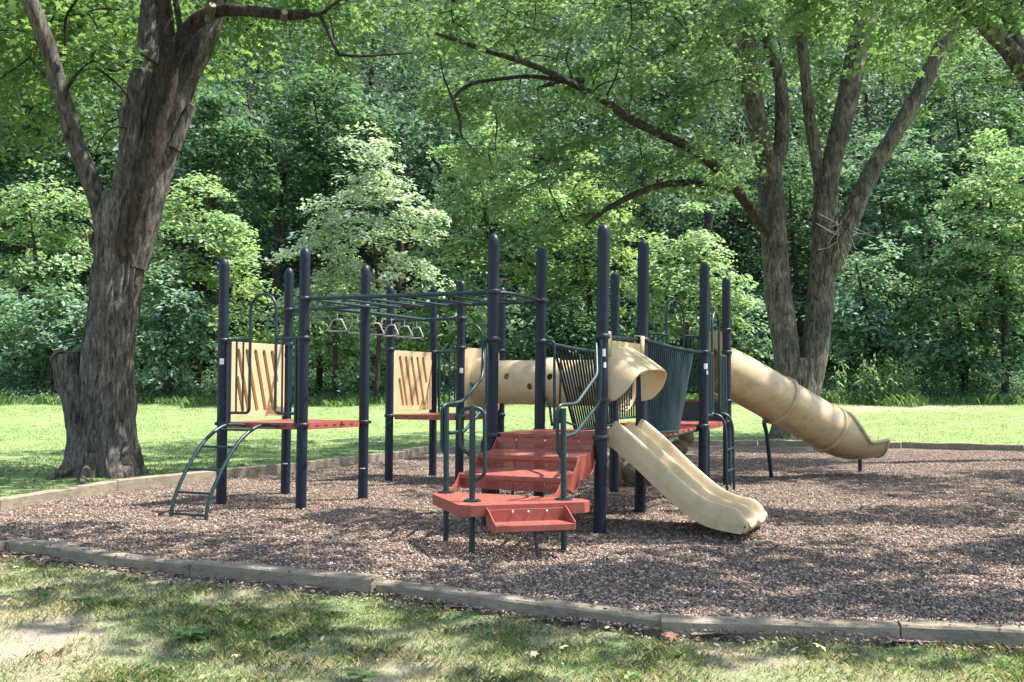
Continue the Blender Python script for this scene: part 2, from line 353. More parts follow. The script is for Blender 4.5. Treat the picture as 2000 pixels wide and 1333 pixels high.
def loc_frame(o, ax, ay):                              # local a (along), b (out), z -> world
    return lambda a, b, z: o+ax*a+ay*b+ZZ*z
def deck(poly, z, name='deck', lip=.075, slots=True):
    m = MB(); n = len(poly); cen = sum((Vector(p) for p in poly), Vector())/n
    top = [Vector((p[0], p[1], z)) for p in poly]
    ins = [cen+(Vector(p)-cen)*.975 for p in poly]; ins = [Vector((p.x, p.y, z)) for p in ins]
    xs = [(v.x, v.y) for v in top]
    m.add(top, [list(range(n))], False, uvs=[xs])
    o = m.build(name, M_perf, pg)
    e = MB()
    bot = [v-ZZ*lip for v in top]; vs = [v+ZZ*.001 for v in top]+bot+[v-ZZ*lip for v in ins]
    e.add(vs, [[i, (i+1)%n, (i+1)%n+n, i+n] for i in range(n)]+[[i+n, (i+1)%n+n, (i+1)%n+2*n, i+2*n] for i in range(n)], False)
    # joists under the deck
    d1 = (top[1]-top[0]).normalized()
    eo = e.build('deck_edge', M_red, o, bevel=.006)
    if slots:
        sl = MB()
        for i in range(n):
            a, b = top[i], top[(i+1)%n]; Ld = (b-a).length
            if Ld < .5: continue
            d = (b-a)/Ld; nrm = Vector((d.y, -d.x, 0)); nrm = nrm if nrm.dot((a+b)/2-cen) > 0 else -nrm
            for q in range(1, 6):
                t = Ld*q/6
                sl.box(a+d*t-ZZ*.036+nrm*.0022, d, nrm, ZZ, .034, .0016, .005)
        sl.build('slot', M_collar, o)
    return o
def sq(k):
    a, b, c, d = P[k], P[k+'w'], P[k+'nw'], P[k+'n']
    cen = (a+b+c+d)/4; out = []
    ps = [a, b, c, d]
    for i in range(4):
        p = ps[i]; pr = ps[i-1]; nx = ps[(i+1) % 4]
        out += [p+(pr-p).normalized()*.10, p+(nx-p).normalized()*.10]
    return out
deck(sq('l'), ZL+.02); deck(sq('c'), ZC+.02); deck(sq('b'), ZB+.02); deck(sq('r'), ZR+.02)
hp = [P['rnw']+Vector((.1,.02,0)), P['rn']+Vector((-.1,.02,0)), P['rn']+Vector((0,.1,0)), P['t']+Vector((0,-.1,0)), P['t']+Vector((-.09,-.08,0)), P['rnw']+Vector((.06,.1,0))]
deck(hp, ZH+.02)
# dark green riser panel between the two deck heights
o = MB(); a = P['rnw']; b = P['rn']; d = (b-a).normalized(); nn = Vector((d.y, -d.x, 0))
o.box((a+b)/2+nn*.03+ZZ*(ZR+ZH)/2, d, nn, ZZ, (b-a).length/2-.07, .010, (ZH-ZR)/2-.012)
for q in range(9): o.box(a+d*(.12+q*.12)+nn*.042+ZZ*(ZR+ZH)/2, d, nn, ZZ, .006, .003, (ZH-ZR)/2-.02)
o.build('riser_panel', M_panelg, pg)

def arch_gate(ka, kb, zb, ztop, zarch, f0, f1, nb, zlow=.13, name='arch_gate'):
    """open arch with a barrier on each side, between posts ka and kb"""
    a, b = PT[ka](ztop), PT[kb](ztop); a.z = b.z = 0; D = b-a; Lh = D.length; d = D/Lh
    q = lambda t, z: a+d*t+ZZ*z
    r = .018; x0, x1 = Lh*f0, Lh*f1; w = (x1-x0)
    m = MB(); lo = zb+zlow
    path = [q(.11, lo), q(x0, lo)]
    path += [q(x0, zarch-w/2)]
    arc = [q((x0+x1)/2-w/2*math.cos(t*PI/12), zarch-w/2+w/2*math.sin(t*PI/12)) for t in range(13)]
    left = fillet([q(.11, lo), q(x0, lo), q(x0, zarch-w/2)], .07); right = fillet([q(x1, zarch-w/2), q(x1, lo), q(Lh-.11, lo)], .07)
    m.tube(left[:-1]+arc+right[1:], r, 10)
    o = m.build(name, M_rail, pg)
    for (u0, u1, po) in ((.06, x0, .11), (x1, Lh-.06, Lh-.11)):
        MB().tube([q(u0, ztop), q(u1, ztop)], r, 10).tube([q(po, ztop), q(po, zb-.02)], r*1.1, 10).build('gate_rail', M_rail, o)
    for (u0, u1) in ((.11, x0), (x1, Lh-.11)):
        for i in range(nb):
            t = u0+(u1-u0)*(i+1)/(nb+1)
            MB().tube([q(t, ztop), q(t, lo)], .0125, 8).build('gate_bar', M_rail, o)
    return o
arch_gate('lw', 'l', ZL, ZL+1.0, 2.51, .345, .665, 2)
arch_gate('bnw', 'bn', ZB, ZB+1.0, 2.42, .40, .72, 3)
arch_gate('r', 'rn', ZR, 1.86, 2.44, .34, .64, 3)
arch_gate('rnw', 't', ZH, 2.20, 2.72, .34, .62, 3)

def slot_panel(ka, kb, z0, z1, inset=.075):
    a, b = PT[ka](z0), PT[kb](z0); a.z = b.z = 0; d = (b-a).normalized(); n = Vector((d.y, -d.x, 0)); Lh = (b-a).length
    w = (Lh-2*inset)/2; h = (z1-z0)/2; c = (a+b)/2+ZZ*(z0+z1)/2
        # front outline grid is cut by slots: build plate then boolean
    m = MB(); m.box(c, d, n, ZZ, w, .022, h); o = m.build('slotted_panel', M_tan, pg)
    cut = MB()
    slope = .30
    def cap(x0, zt, zb_):
        # a slanted rounded slot from (x0, zt) to lower right
        r = w*.055; x1 = x0+slope*(zt-zb_)*.9
        p0 = Vector((x0, zt)); p1 = Vector((x1, zb_)); dd = (p1-p0).normalized(); nn = Vector((-dd.y, dd.x))
        ring = [p0+(-dd*math.sin(t)+nn*math.cos(t))*r for t in [PI*i/6 for i in range(7)]]+[p1+(dd*math.sin(t)-nn*math.cos(t))*r for t in [PI*i/6 for i in range(7)]]
        vs = [c+d*p.x+ZZ*p.y-n*.05 for p in ring]+[c+d*p.x+ZZ*p.y+n*.05 for p in ring]; k = len(ring)
        cut.add(vs, [list(range(k)), list(range(k, 2*k))[::-1]]+[[i, i+k, (i+1)%k+k, (i+1)%k] for i in range(k)], False)
    ht = h*.76; hbm = -h*.80
    x = -w*.70
    cap(x, h*.02, hbm)
    for i in range(4): cap(x+w*.02+i*w*.30, ht, hbm)
    cap(x+w*.02+4*w*.30, ht, -h*.02)
    return o, cut, (c, d, n, w, h)
BS = -1
for ka, kb, z0, z1 in (('lw', 'lnw', ZL+.07, ZL+.99), ('bw', 'bnw', ZB+.07, ZB+.99)):
    o, cut, (c, d, n, w, h) = slot_panel(ka, kb, z0, z1)
    co = cut.build('cutter', M_tan, pg)
    for q_ in (o, co):
        b_ = bmesh.new(); b_.from_mesh(q_.data); bmesh.ops.remove_doubles(b_, verts=b_.verts, dist=1e-5); bmesh.ops.recalc_face_normals(b_, faces=b_.faces); b_.to_mesh(q_.data); b_.free()
    md = o.modifiers.new('b', 'BOOLEAN'); md.object = co; md.operation = 'DIFFERENCE'; md.solver = 'EXACT'
    dg = bpy.context.evaluated_depsgraph_get(); dg.update()
    me = bpy.data.meshes.new_from_object(o.evaluated_get(dg)); o.modifiers.clear(); o.data = me
    bpy.data.objects.remove(co)
    md = o.modifiers.new('bevel', 'BEVEL'); md.width = .005; md.segments = 2; md.limit_method = 'ANGLE'; md.angle_limit = R(40)
    bk = MB().box(c+n*BS*.031, d, n, ZZ, w*.93, .004, h*.93).build('backing', M_slot, o)

def holed_plate(ka, kb, z0, z1, cz, rad, off, name, mat=None):
    a, b = PT[ka](z0), PT[kb](z0); a.z = b.z = 0; d = (b-a).normalized(); n = Vector((d.y, -d.x, 0)); Lh = (b-a).length
    c = (a+b)/2; w = Lh/2-.07; m = MB(); vs = []; K = 48
    for i in range(K):
        t = 2*PI*i/K; cx, sz = math.cos(t), math.sin(t)
        vs.append(c+d*rad*cx+ZZ*(cz+rad*sz)+n*off)
        s = min(w/abs(cx) if abs(cx) > 1e-6 else 9, ((z1-cz) if sz > 0 else (cz-z0))/abs(sz) if abs(sz) > 1e-6 else 9)
        vs.append(c+d*s*cx+ZZ*(cz+s*sz)+n*off)
    m.add(vs, [[2*i, 2*i+1, (2*i+3) % (2*K), (2*i+2) % (2*K)] for i in range(K)], False)
    return m.build(name, mat or M_tan, pg, solid=.035), c+ZZ*cz, d, n
# ---- crawl tunnel
TR = .315
pl, tc0, d, n = holed_plate('b', 'bn', ZB+.05, 2.0, 1.50, TR, 0, 'tunnel_panel')
e0 = tc0; e1_ = Vector((1.50, 13.78, 1.47))
def tubeshell(name, pts, rad, holes=(), seg=40, parent=None, mat=None, thick=.012):
    pts = [Vector(p) for p in pts]; m = MB(); m.tube(pts, rad, seg, cap=False)
    return m.build(name, mat or M_tan, parent or pg, solid=thick)
ax = (e1_-e0); K = 46
pts = [e0+ax*(i/K) for i in range(K+1)]
rads = [TR+(.075*max(0, 1-i/3.0) if i < 3 else 0)+(.012 if i in (22, 23) else 0) for i in range(K+1)]
m = MB(); m.tube(pts, rads, 44, cap=False)
# view holes: delete faces near a few spots facing the camera
hd = []; adir = ax.normalized(); side = Vector((adir.y, -adir.x, 0)).normalized()
for f_, ang in ((.285, .25), (.595, .25), (.455, -.2), (.03, -.2), (.80, -.3)):
    cpt = e0+ax*f_; hd.append(cpt+side*TR*math.cos(ang)+ZZ*TR*math.sin(ang))
tun = m.build('crawl_tunnel', M_tan, pg, solid=.012)
cutm = MB()
for c in hd:
    nn = (c-(e0+adir*((c-e0).dot(adir)))).normalized(); cutm.tube([c-nn*.06, c+nn*.06], .046, 20)
co = cutm.build('cutter', M_tan, pg)
dg = bpy.context.evaluated_depsgraph_get(); dg.update()
me = bpy.data.meshes.new_from_object(tun.evaluated_get(dg)); tun.modifiers.clear(); tun.data = me
b_ = bmesh.new(); b_.from_mesh(co.data); bmesh.ops.remove_doubles(b_, verts=b_.verts, dist=1e-5); bmesh.ops.recalc_face_normals(b_, faces=b_.faces); b_.to_mesh(co.data); b_.free()
md = tun.modifiers.new('b', 'BOOLEAN'); md.object = co; md.operation = 'DIFFERENCE'; md.solver = 'EXACT'
dg.update(); me = bpy.data.meshes.new_from_object(tun.evaluated_get(bpy.context.evaluated_depsgraph_get())); tun.modifiers.clear(); tun.data = me
bpy.data.objects.remove(co)
jc = e0+ax*.53
MB().tube([jc-adir*.075, jc-adir*.065, jc+adir*.065, jc+adir*.075], [TR+.010, TR+.045, TR+.045, TR+.010], 44, cap=False).build('tunnel_collar', M_tan, tun)
fl = MB(); fp = e1_; fl.tube([fp-adir*.02, fp+adir*.05], [TR+.02, TR+.07], 40, cap=False); fl.build('tunnel_flange', M_tan, tun, solid=.014)

# ---- side panels and bars of the bridge
def bars_between(A0, A1, B0, B1, n, r, name, parent):
    for i in range(n):
        t = i/(n-1); MB().tube([A0.lerp(A1, t), B0.lerp(B1, t)], r, 8).build(name, M_rail, parent)
def bridge_side(ka, kb, s0, s1, t0a, t1a, n, flip):
    a, b = P[ka], P[kb]; d = (b-a).normalized(); Lh = (b-a).length
    za, zb = (1.93, 1.86)
    top = lambda t: a+d*t+ZZ*(za+(zb-za)*t/Lh-.02*math.sin(PI*t/Lh))
    bot = lambda t: a+d*t+ZZ*(.925-.04*math.sin(PI*min(max(t/Lh,0),1)))
    pts = [a+d*.06+ZZ*za]+[top(t0a+(t1a-t0a)*i/8) for i in range(9)]+[b-d*.06+ZZ*zb]
    o = MB().tube(pts, .021, 10).build('bridge_barrier', M_rail, pg)
    MB().tube([bot(t0a+s0), bot((t0a+s0+t1a+s1)/2), bot(t1a+s1)], .017, 10).build('barrier_rail', M_rail, o)
    for i in range(n):
        t = t0a+(t1a-t0a)*i/(n-1); sh = s0+(s1-s0)*i/(n-1)
        MB().tube([top(t), bot(t+sh)], .0125 if 0 < i < n-1 else .017, 8).build('barrier_bar', M_bar, o)
    return o
bridge_side('cnw', 'rw', .62, .05, .32, 2.1, 19, 0)
bridge_side('cn', 'r', -.02, -.62, .10, 1.80, 24, 1)
# bridge planks
a, b, c, d_ = P['cnw'], P['cn'], P['r'], P['rw']; m = MB(); br = None
br = MB().tube([a.lerp(b,.08)+ZZ*.86, a.lerp(b,.08).lerp(d_.lerp(c,.08),.5)+ZZ*.82, d_.lerp(c,.08)+ZZ*.86], .02, 8).tube([a.lerp(b,.92)+ZZ*.86, a.lerp(b,.92).lerp(d_.lerp(c,.92),.5)+ZZ*.82, d_.lerp(c,.92)+ZZ*.86], .02, 8).build('bridge_walkway', M_rail, pg)
for i in range(11):
    t = (i+.5)/11; p0 = a.lerp(d_, t); p1 = b.lerp(c, t); dd = (p1-p0).normalized(); z = .895-.04*math.sin(PI*t)
    MB().box((p0+p1)/2+ZZ*z, dd, E1, ZZ, .53, .088, .018).build('plank', M_red, br, bevel=.004)
# bits of gate beside the bridge on the far side
def barrier(ka, kb, z0, z1, n, name='barrier', r=.0155):
    a, b = PT[ka](z1), PT[kb](z1); a.z = b.z = 0; d = (b-a).normalized(); Lh = (b-a).length
    q = lambda t, z: a+d*t+ZZ*z
    o = MB().tube([q(.06, z1), q(Lh-.06, z1)], r, 10).tube([q(.10, z0), q(Lh-.10, z0)], r, 10).build(name, M_rail, pg)
    for i in range(n):
        t = .10+(Lh-.2)*i/(n-1); MB().tube([q(t, z1), q(t, z0)], .0115, 8).build('barrier_bar', M_rail, o)
    return o
barrier('rw', 'rnw', ZR+.08, 1.9, 12)
# stub gate at post cnw towards the bridge
q0 = P['cnw']; dd = E2
MB().tube(fillet([q0+dd*.05+ZZ*1.93, q0+dd*.16+ZZ*1.93, q0+dd*.16+ZZ*.93], .05), .016, 10).tube(fillet([q0+dd*.16+ZZ*1.06, q0+dd*.42+ZZ*.98], .05), .013, 8).tube([q0+dd*.02+ZZ*1.35-E1*.0, q0+dd*.10+ZZ*1.2, q0+dd*.13+ZZ*.97], .015, 8).build('bridge_end_bracket', M_rail, pg)
MB().tube(fillet([q0+dd*.22+E1*.05+ZZ*1.75, q0+dd*.20+E1*.05+ZZ*1.0], .05), .013, 8).build('bridge_end_bracket', M_rail, pg)

# ---- overhead ladder
def curve_end(p, q): return [p, q]
r1 = [PT['l'](2.43)+E2*.05, LL+E2*.30+ZZ*2.425, LL.lerp(P['cw'], .5)+ZZ*2.405, P['cw']-E2*.3+ZZ*2.39, PT['cw'](2.39)-E2*.05]
r2 = [PT['ln'](2.43)+E2*.05, P['ln']+E2*.3+ZZ*2.42, P['ln'].lerp(P['cnw'], .5)+ZZ*2.40, P['cnw']-E2*.3+ZZ*2.39, PT['cnw'](2.39)-E2*.05]
ol = MB().tube(r1, .024, 12).build('overhead_ladder', M_rail, pg)
MB().tube(r2, .024, 12).build('ladder_rail', M_rail, ol)
for i in range(7):
    t = .09+i*.137; p0 = (LL+ZZ*2.40).lerp(P['cw']+ZZ*2.375, t); p1 = (P['ln']+ZZ*2.40).lerp(P['cnw']+ZZ*2.375, t)
    MB().tube([p0, p1], .014, 10).build('rung', M_rail, ol)
MB().tube(fillet([PT['cw'](2.39), PT['cw'](2.39)+E1*.25+E2*.10, PT['cnw'](2.39)-E1*.2+E2*.05, PT['cnw'](2.39)], .2), .02, 10).build('cross_rail', M_rail, ol)
# ---- ring beam with trapeze rings
x0, x1 = PT['lnw'](2.43), PT['ln'](2.43); y0, y1 = PT['bw'](2.42), PT['b'](2.42)
s0 = x0.lerp(x1, .5); s1 = y0.lerp(y1, .5)
rb = MB().tube([s0, s0.lerp(s1, .5)+ZZ*.005, s1], .026, 12).build('ring_beam', M_rail, pg)
MB().tube([x0, x1], .024, 10).build('cross_rail', M_rail, rb); MB().tube([y0, y1], .024, 10).build('cross_rail', M_rail, rb)
for i, t in enumerate((.10, .285, .46, .625, .765, .90)):
    p = s0.lerp(s1, t); a = (1.35, 1.25, 2.1, .45, 1.2, .4)[i]; d = Vector((math.sin(a), -math.cos(a)*.25, 0)).normalized()
    m = MB(); zt = p.z-.13; w = .115
    tri = fillet([p+ZZ*(zt-p.z)+d*.015, p+ZZ*(zt-p.z)+d*.055, p+ZZ*(zt-p.z-.155)+d*(w+.015), p+ZZ*(zt-p.z-.155)-d*(w+.015), p+ZZ*(zt-p.z)-d*.055, p+ZZ*(zt-p.z)+d*.015], .035)
    m.tube(tri, .0115, 8)
    o = m.build('trapeze_ring', M_ring, rb)
    c = MB()
    for k in range(4): c.tube([p-ZZ*(.02+k*.03), p-ZZ*(.045+k*.03)+d*.006], .006, 6)
    c.tube([p-ZZ*.10, p-ZZ*.135], .008, 8); c.build('chain', M_ring, o)

# ---- arched ladder on the left deck
Fm = loc_frame((P['l']+P['lw'])/2, E2, -E1)
prof = [(-.02,.955), (.22,.975), (.42,.94), (.66,.80), (.88,.56), (1.04,.32), (1.13,.10), (1.15,-.12)]
lad = MB(); sp = spline([Fm(-.25, b, z) for b, z in prof], 5); lad.tube(sp, .021, 12)
lo = lad.build('arch_ladder', M_rail, pg)
MB().tube(spline([Fm(.25, b, z) for b, z in prof], 5), .021, 12).build('stringer', M_rail, lo)
for b, z in ((.42,.925), (.70,.745), (.91,.51), (1.055,.27), (1.128,.045)):
    MB().tube([Fm(-.25, b, z), Fm(.25, b, z)], .014, 10).build('rung', M_rail, lo)
# ---- small ladder on the right deck
dR = (P['rn']-P['r']).normalized(); nR = Vector((dR.y, -dR.x, 0))
Fr = loc_frame(P['r'].lerp(P['rn'], .50), dR, nR)
prof = [(-.04,1.04), (.03,1.05), (.12,1.01), (.17,.88), (.18,.6), (.185,-.12)]
lo = MB().tube(spline([Fr(-.30, b, z) for b, z in prof], 5), .0195, 12).build('arch_ladder', M_rail, pg)
MB().tube(spline([Fr(.25, b, z) for b, z in prof], 5), .0195, 12).build('stringer', M_rail, lo)
for z in (.60, .32): MB().tube([Fr(-.30, .18, z-.02), Fr(.25, .18, z-.02)], .014, 10).build('rung', M_rail, lo)
# ---- looped climber on the far side of the middle deck
Fc = loc_frame((P['cw']+P['cnw'])/2, E1, -E2)
lo = None
for k, (z, h) in enumerate(((.90, .30), (.52, .30), (.14, .26))):
    w = .16
    pts = fillet([Fc(-w, .05+k*.10, z), Fc(-w, .36+k*.12, z), Fc(-w, .36+k*.12, z-h), Fc(-w, .10+k*.12, z-h)], .14)
    o = MB().tube(pts, .012, 8).build('loop_climber' if lo is None else 'climber_loop', M_rail, lo or pg)
    lo = lo or o
MB().tube([Fc(-.16, .10, .92), Fc(-.16, .14, .5), Fc(-.16, .2, -.1)], .016, 8).build('stringer', M_rail, lo)
MB().tube([Fc(.2, .10, .92), Fc(.2, .14, .5), Fc(.2, .2, -.1)], .016, 8).build('stringer', M_rail, lo)

# ---- staircase with landing
Fs = loc_frame((P['c']+P['cw'])/2, E2, -E1)      # a along the side, b out
LZ = .42
tri = [Fs(-.56, 1.22, 0), Fs(-.56, 1.10, 0), Fs(.86, 1.10, 0), Fs(.96, 1.20, 0), Fs(.96, 1.30, 0), Fs(.24, 1.96, 0), Fs(.12, 1.96, 0), Fs(-.50, 1.33, 0)]
st = MB(); top = [p+ZZ*(LZ+.02) for p in tri]; n = len(tri)
st.add(top, [list(range(n))], False, uvs=[[(p.x, p.y) for p in top]])
stair = st.build('staircase', M_perf, pg)
lp = MB(); lp.add([p+ZZ*(LZ+.021) for p in tri]+[p+ZZ*(LZ-.075) for p in tri], [[i, (i+1)%n, (i+1)%n+n, i+n] for i in range(n)], False)
lp.build('landing_edge', M_red, stair, solid=.012, bevel=.01)
hw = .535; tz = [(.02, ZC-.015), (.42, .745), (.80, .58), (1.16, LZ+.02)]
for k in range(3):
    b0, z0 = tz[k]; b1, z1 = tz[k+1]
    m = MB(); nose = .030
    def quad(p, m=m, mi=0):
        # p: 4 points, uv in metres
        u = (p[1]-p[0]).length; v = (p[2]-p[1]).length
        m.add(p, [[0,1,2,3]], False, uvs=[[(0,0), (u,0), (u,v), (0,v)]], mi=mi)
    if k > 0:
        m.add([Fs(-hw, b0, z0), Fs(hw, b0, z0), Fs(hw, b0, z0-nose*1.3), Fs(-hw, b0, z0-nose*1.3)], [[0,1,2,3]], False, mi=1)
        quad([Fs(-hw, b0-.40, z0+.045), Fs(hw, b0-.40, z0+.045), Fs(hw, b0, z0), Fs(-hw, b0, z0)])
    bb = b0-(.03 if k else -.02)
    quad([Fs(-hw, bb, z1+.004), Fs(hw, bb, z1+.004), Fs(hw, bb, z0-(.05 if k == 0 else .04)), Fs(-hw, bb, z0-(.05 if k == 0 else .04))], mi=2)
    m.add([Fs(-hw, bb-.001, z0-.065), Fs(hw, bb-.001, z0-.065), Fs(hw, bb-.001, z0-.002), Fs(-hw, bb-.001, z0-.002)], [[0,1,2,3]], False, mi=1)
    m.build('step', [M_perf, M_red, M_perf_shaded], stair)
# curved side plates
ns = 26
for sgn in (-1, 1):
    m = MB(); outl = []
    for i in range(ns+1):
        b = 1.14*i/ns
        z = ZC+.0
        # concave scallops following the steps
        for k in range(3):
            b0, z0 = tz[k]; b1, z1 = tz[k+1]
            if b0 <= b <= b1 or (k == 0 and b < b0):
                t = max(0, (b-b0)/(b1-b0)); z = z0+(z1-z0)*min(1, 1-(1-min(1, t*2.0))**2.2 if t < .5 else 1)
                z += .05*(1-abs(2*t-1))*0+.035*(t > .85)*(1 if k < 2 else 0)*(1-(1-t)/.15)*0
        outl.append((b, z+.012))
    low = [(b, max(LZ-.02, z-.16-.05*math.sin(b*5.4))) for b, z in outl]
    A = hw*sgn
    vs = [Fs(A, b, z) for b, z in outl]+[Fs(A, b, z) for b, z in low]; K = ns+1
    m.add(vs, [[i, i+1, i+1+K, i+K] for i in range(ns)], False)
    fl_ = [Fs(A+sgn*.03, b, z) for b, z in low]
    m.add([Fs(A, b, z) for b, z in low]+fl_, [[i, i+1, i+1+K, i+K] for i in range(ns)], True)
    m.build('side_plate', M_red, stair, solid=.010)
bl = MB()
for a in (-.3, .02, .38): bl.sphere(Fs(a, .045, ZC-.045), .011, 8)
bl.build('bolt', M_bolt, stair)
# lowest step hung on the front face
A0 = Fs(.24, 1.96, 0); A1 = Fs(.96, 1.30, 0); dF = (A1-A0).normalized(); nF = Vector((dF.y, -dF.x, 0)); Ff = loc_frame(A0, dF, nF); LF = (A1-A0).length
m = MB(); s0_, s1_ = .13, .82*LF; zs_ = .30
m.add([Ff(s0_, .01, zs_+.10), Ff(s1_, .01, zs_+.10), Ff(s1_, .01, zs_-.03), Ff(s0_, .01, zs_-.03)], [[0,1,2,3]], False)
for s_ in (s0_, s1_): m.add([Ff(s_, .0, zs_+.12), Ff(s_, .10, zs_+.09), Ff(s_, .27, zs_+.015), Ff(s_, .27, zs_-.05), Ff(s_, .18, zs_-.06), Ff(s_, 0, zs_-.03)], [[0,1,2,3,4,5]], False)
m.add([Ff(s0_, .27, zs_), Ff(s1_, .27, zs_), Ff(s1_, .27, zs_-.05), Ff(s0_, .27, zs_-.05)], [[0,1,2,3]], False)
bs = m.build('bottom_step', M_red, stair, solid=.010, bevel=.003)
u = s1_-s0_
MB().add([Ff(s0_, .01, zs_), Ff(s1_, .01, zs_), Ff(s1_, .268, zs_+.001), Ff(s0_, .268, zs_+.001)], [[0,1,2,3]], False, uvs=[[(0,0),(u,0),(u,.26),(0,.26)]]).build('tread', M_perf, bs)
bl = MB()
for q in (.26, .46, .70): bl.sphere(Ff(s0_+(s1_-s0_)*q+.04, .016, zs_+.075), .013, 8)
bl.build('bolt', M_bolt, bs)
MB().tube([Ff(.50*LF+.02, .10, zs_-.03), Ff(.50*LF+.05, .16, -.12)], .017, 10).build('brace', M_collar, stair)
# poles and hand rails
pa, pb, pc, pd = ground(871,1058), ground(922,1083), ground(1101,1078), ground(945,1030)
for p, h in ((pa, 1.22), (pb, 1.24), (pc, 1.22), (pd, LZ-.02)):
    o = MB().tube([p-ZZ*.12, p+ZZ*h], .026, 14).build('pole', M_rail, stair)
    if h > .5:
        f = MB().tube([p+ZZ*(LZ+.022), p+ZZ*(LZ+.032)], .075, 24)
        for k in range(4): f.sphere(p+ZZ*(LZ+.036)+Vector((math.cos(k*1.57+.7), math.sin(k*1.57+.7), 0))*.06, .009, 6)
        f.build('flange', M_rail, o)
Ya, Yb, Yc = pa.y, pb.y, pc.y; YC, YW = CC.y, P['cw'].y
def hand(lst, rad=.07, r=.0165, nm='handrail'): return rail(nm, [at(x, y, yy) for x, y, yy in lst], r, pg, rad=rad)
hand([(1096,893,Yc), (1089,880,Yc), (1089,792,Yc), (1126,789,Yc+.22), (1166,732,Yc+.75), (1164,664,YC-.02), (1176,659,YC)])
hand([(1098,854,Yc), (1123,848,Yc+.2), (1172,785,YC-.06), (1174,664,YC-.06)])
hand([(872,890,Ya), (863,876,Ya), (863,792,Ya), (903,785,Ya+.25), (942,738,Ya+.8), (944,672,YW-.05), (952,661,YW)])
hand([(876,846,Ya), (907,843,Ya+.25), (950,790,Ya+.8), (951,672,YW-.1)])
hand([(920,890,Yb), (899,876,Yb), (899,797,Yb), (946,797,Yb), (947,930,Yb), (922,943,Yb)], .09)

# ---- double slide
Fd = loc_frame(P['c'].lerp(P['cn'], .5), E1, E2)      # a across, b out
sp_ = spline([Vector(v) for v in ((-.03,.90,0), (.05,.875,0), (.30,.68,0), (.58,.435,0), (.84,.235,0), (1.02,.150,0), (1.20,.115,0), (1.34,.10,0))], 6)
prof = []
hwid = .40
xs = [-hwid-.03, -hwid-.02, -hwid, -hwid+.02, -hwid+.045, -hwid+.075, -.20, -.07, -.035, -.012, .012, .035, .07, .20, hwid-.075, hwid-.045, hwid-.02, hwid, hwid+.02, hwid+.03]
def zprof(a, rim):
    e = abs(a)
    if e > hwid+.015: return rim*(.15 if e > hwid+.025 else .8)
    if e > hwid-.03: return rim
    if e > hwid-.06: return rim*.72
    if e > hwid-.09: return rim*.12
    if e < .02: return rim*.92
    if e < .05: return rim*.75
    if e < .08: return rim*.12
    return 0
m = MB(); rows = []
for i, p in enumerate(sp_):
    b, z = p.x, p.y; t = i/(len(sp_)-1)
    rim = .185 if t < .85 else .185*(1-((t-.85)/.15)**2*.6)
    rim *= min(1, .35+t*9)
    rows.append([Fd(a, b+zprof(a, rim)*.35*(1-t), z+zprof(a, rim)*.95) for a in xs])
K = len(xs); n = len(rows)
m.add([p for r_ in rows for p in r_], [[i*K+j, i*K+j+1, (i+1)*K+j+1, (i+1)*K+j] for i in range(n-1) for j in range(K-1)])
# underside skirt
sk = []
for i, p in enumerate(sp_):
    b, z = p.x, p.y
    sk.append([Fd(-hwid-.03, b-.03, z-.06), Fd(-hwid+.05, b-.03, z-.07), Fd(hwid-.05, b-.03, z-.07), Fd(hwid+.03, b-.03, z-.06)])
m.add([p for r_ in sk for p in r_], [[i*4+j+1, i*4+j, (i+1)*4+j, (i+1)*4+j+1] for i in range(n-1) for j in range(3)])
for side_, j in ((0, 0), (3, K-1)):
    vs = [rows[i][j] for i in range(n)]+[sk[i][side_] for i in range(n)]
    m.add(vs, [[i, i+1, i+1+n, i+n] for i in range(n-1)])
# rounded nose
nose = []
for k in range(6):
    t = k/5*PI*.5
    nose.append([rows[-1][j].lerp(sk[-1][0].lerp(sk[-1][3], j/(K-1)), 1-math.cos(t)) + E2*math.sin(2*t)*.035 for j in range(K)])
m.add([p for r_ in nose for p in r_], [[i*K+j, i*K+j+1, (i+1)*K+j+1, (i+1)*K+j] for i in range(5) for j in range(K-1)])
for j in (0, K-1): m.add([nose[k][j] for k in range(6)], [[0, k, k+1] for k in range(1, 5)])
ds = m.build('double_slide', M_tan, pg)
md = ds.modifiers.new('sub', 'SUBSURF'); md.levels = 1; md.render_levels = 2

# ---- slide hood
m = MB(); NA, NB = 28, 10; hh_w = S/2-.07
for i in range(NA+1):
    t = -1+2*i/NA; ang = t*PI/2
    ca = (abs(math.sin(ang))**.62)*math.copysign(1, t); sz = abs(math.cos(ang))**.55
    for j in range(NB+1):
        s = j/NB; Lf = .12+.24*sz**.6
        b = .0+Lf*s
        a = ca*(hh_w-.05*s*sz)
        zt = 1.83-.62*b-.04*(b/.39)**4
        z = 1.245+(zt-1.245)*sz+(.03*s if sz < .2 else 0)
        m.v.append(Fd(a, b, z))
for i in range(NA):
    for j in range(NB):
        m.f.append([i*(NB+1)+j, (i+1)*(NB+1)+j, (i+1)*(NB+1)+j+1, i*(NB+1)+j+1]); m.sm.append(True); m.uv.append(None); m.mi.append(0)
hood = m.build('slide_hood', M_tan, pg, solid=.022)
md = hood.modifiers.new('sub', 'SUBSURF'); md.levels = 1; md.render_levels = 2
for a in (-.49, .49):
    MB().add([Fd(a-.055, .03, 1.72), Fd(a+.055, .03, 1.72), Fd(a+.055, .035, 1.95), Fd(a-.055, .035, 1.95), Fd(a+.055, -.03, 1.96), Fd(a-.055, -.03, 1.96), Fd(a+.055, -.04, 1.80), Fd(a-.055, -.04, 1.80)],
      [[0,1,2,3], [3,2,4,5], [5,4,6,7]], True).build('strap', M_tan, hood, solid=.016)
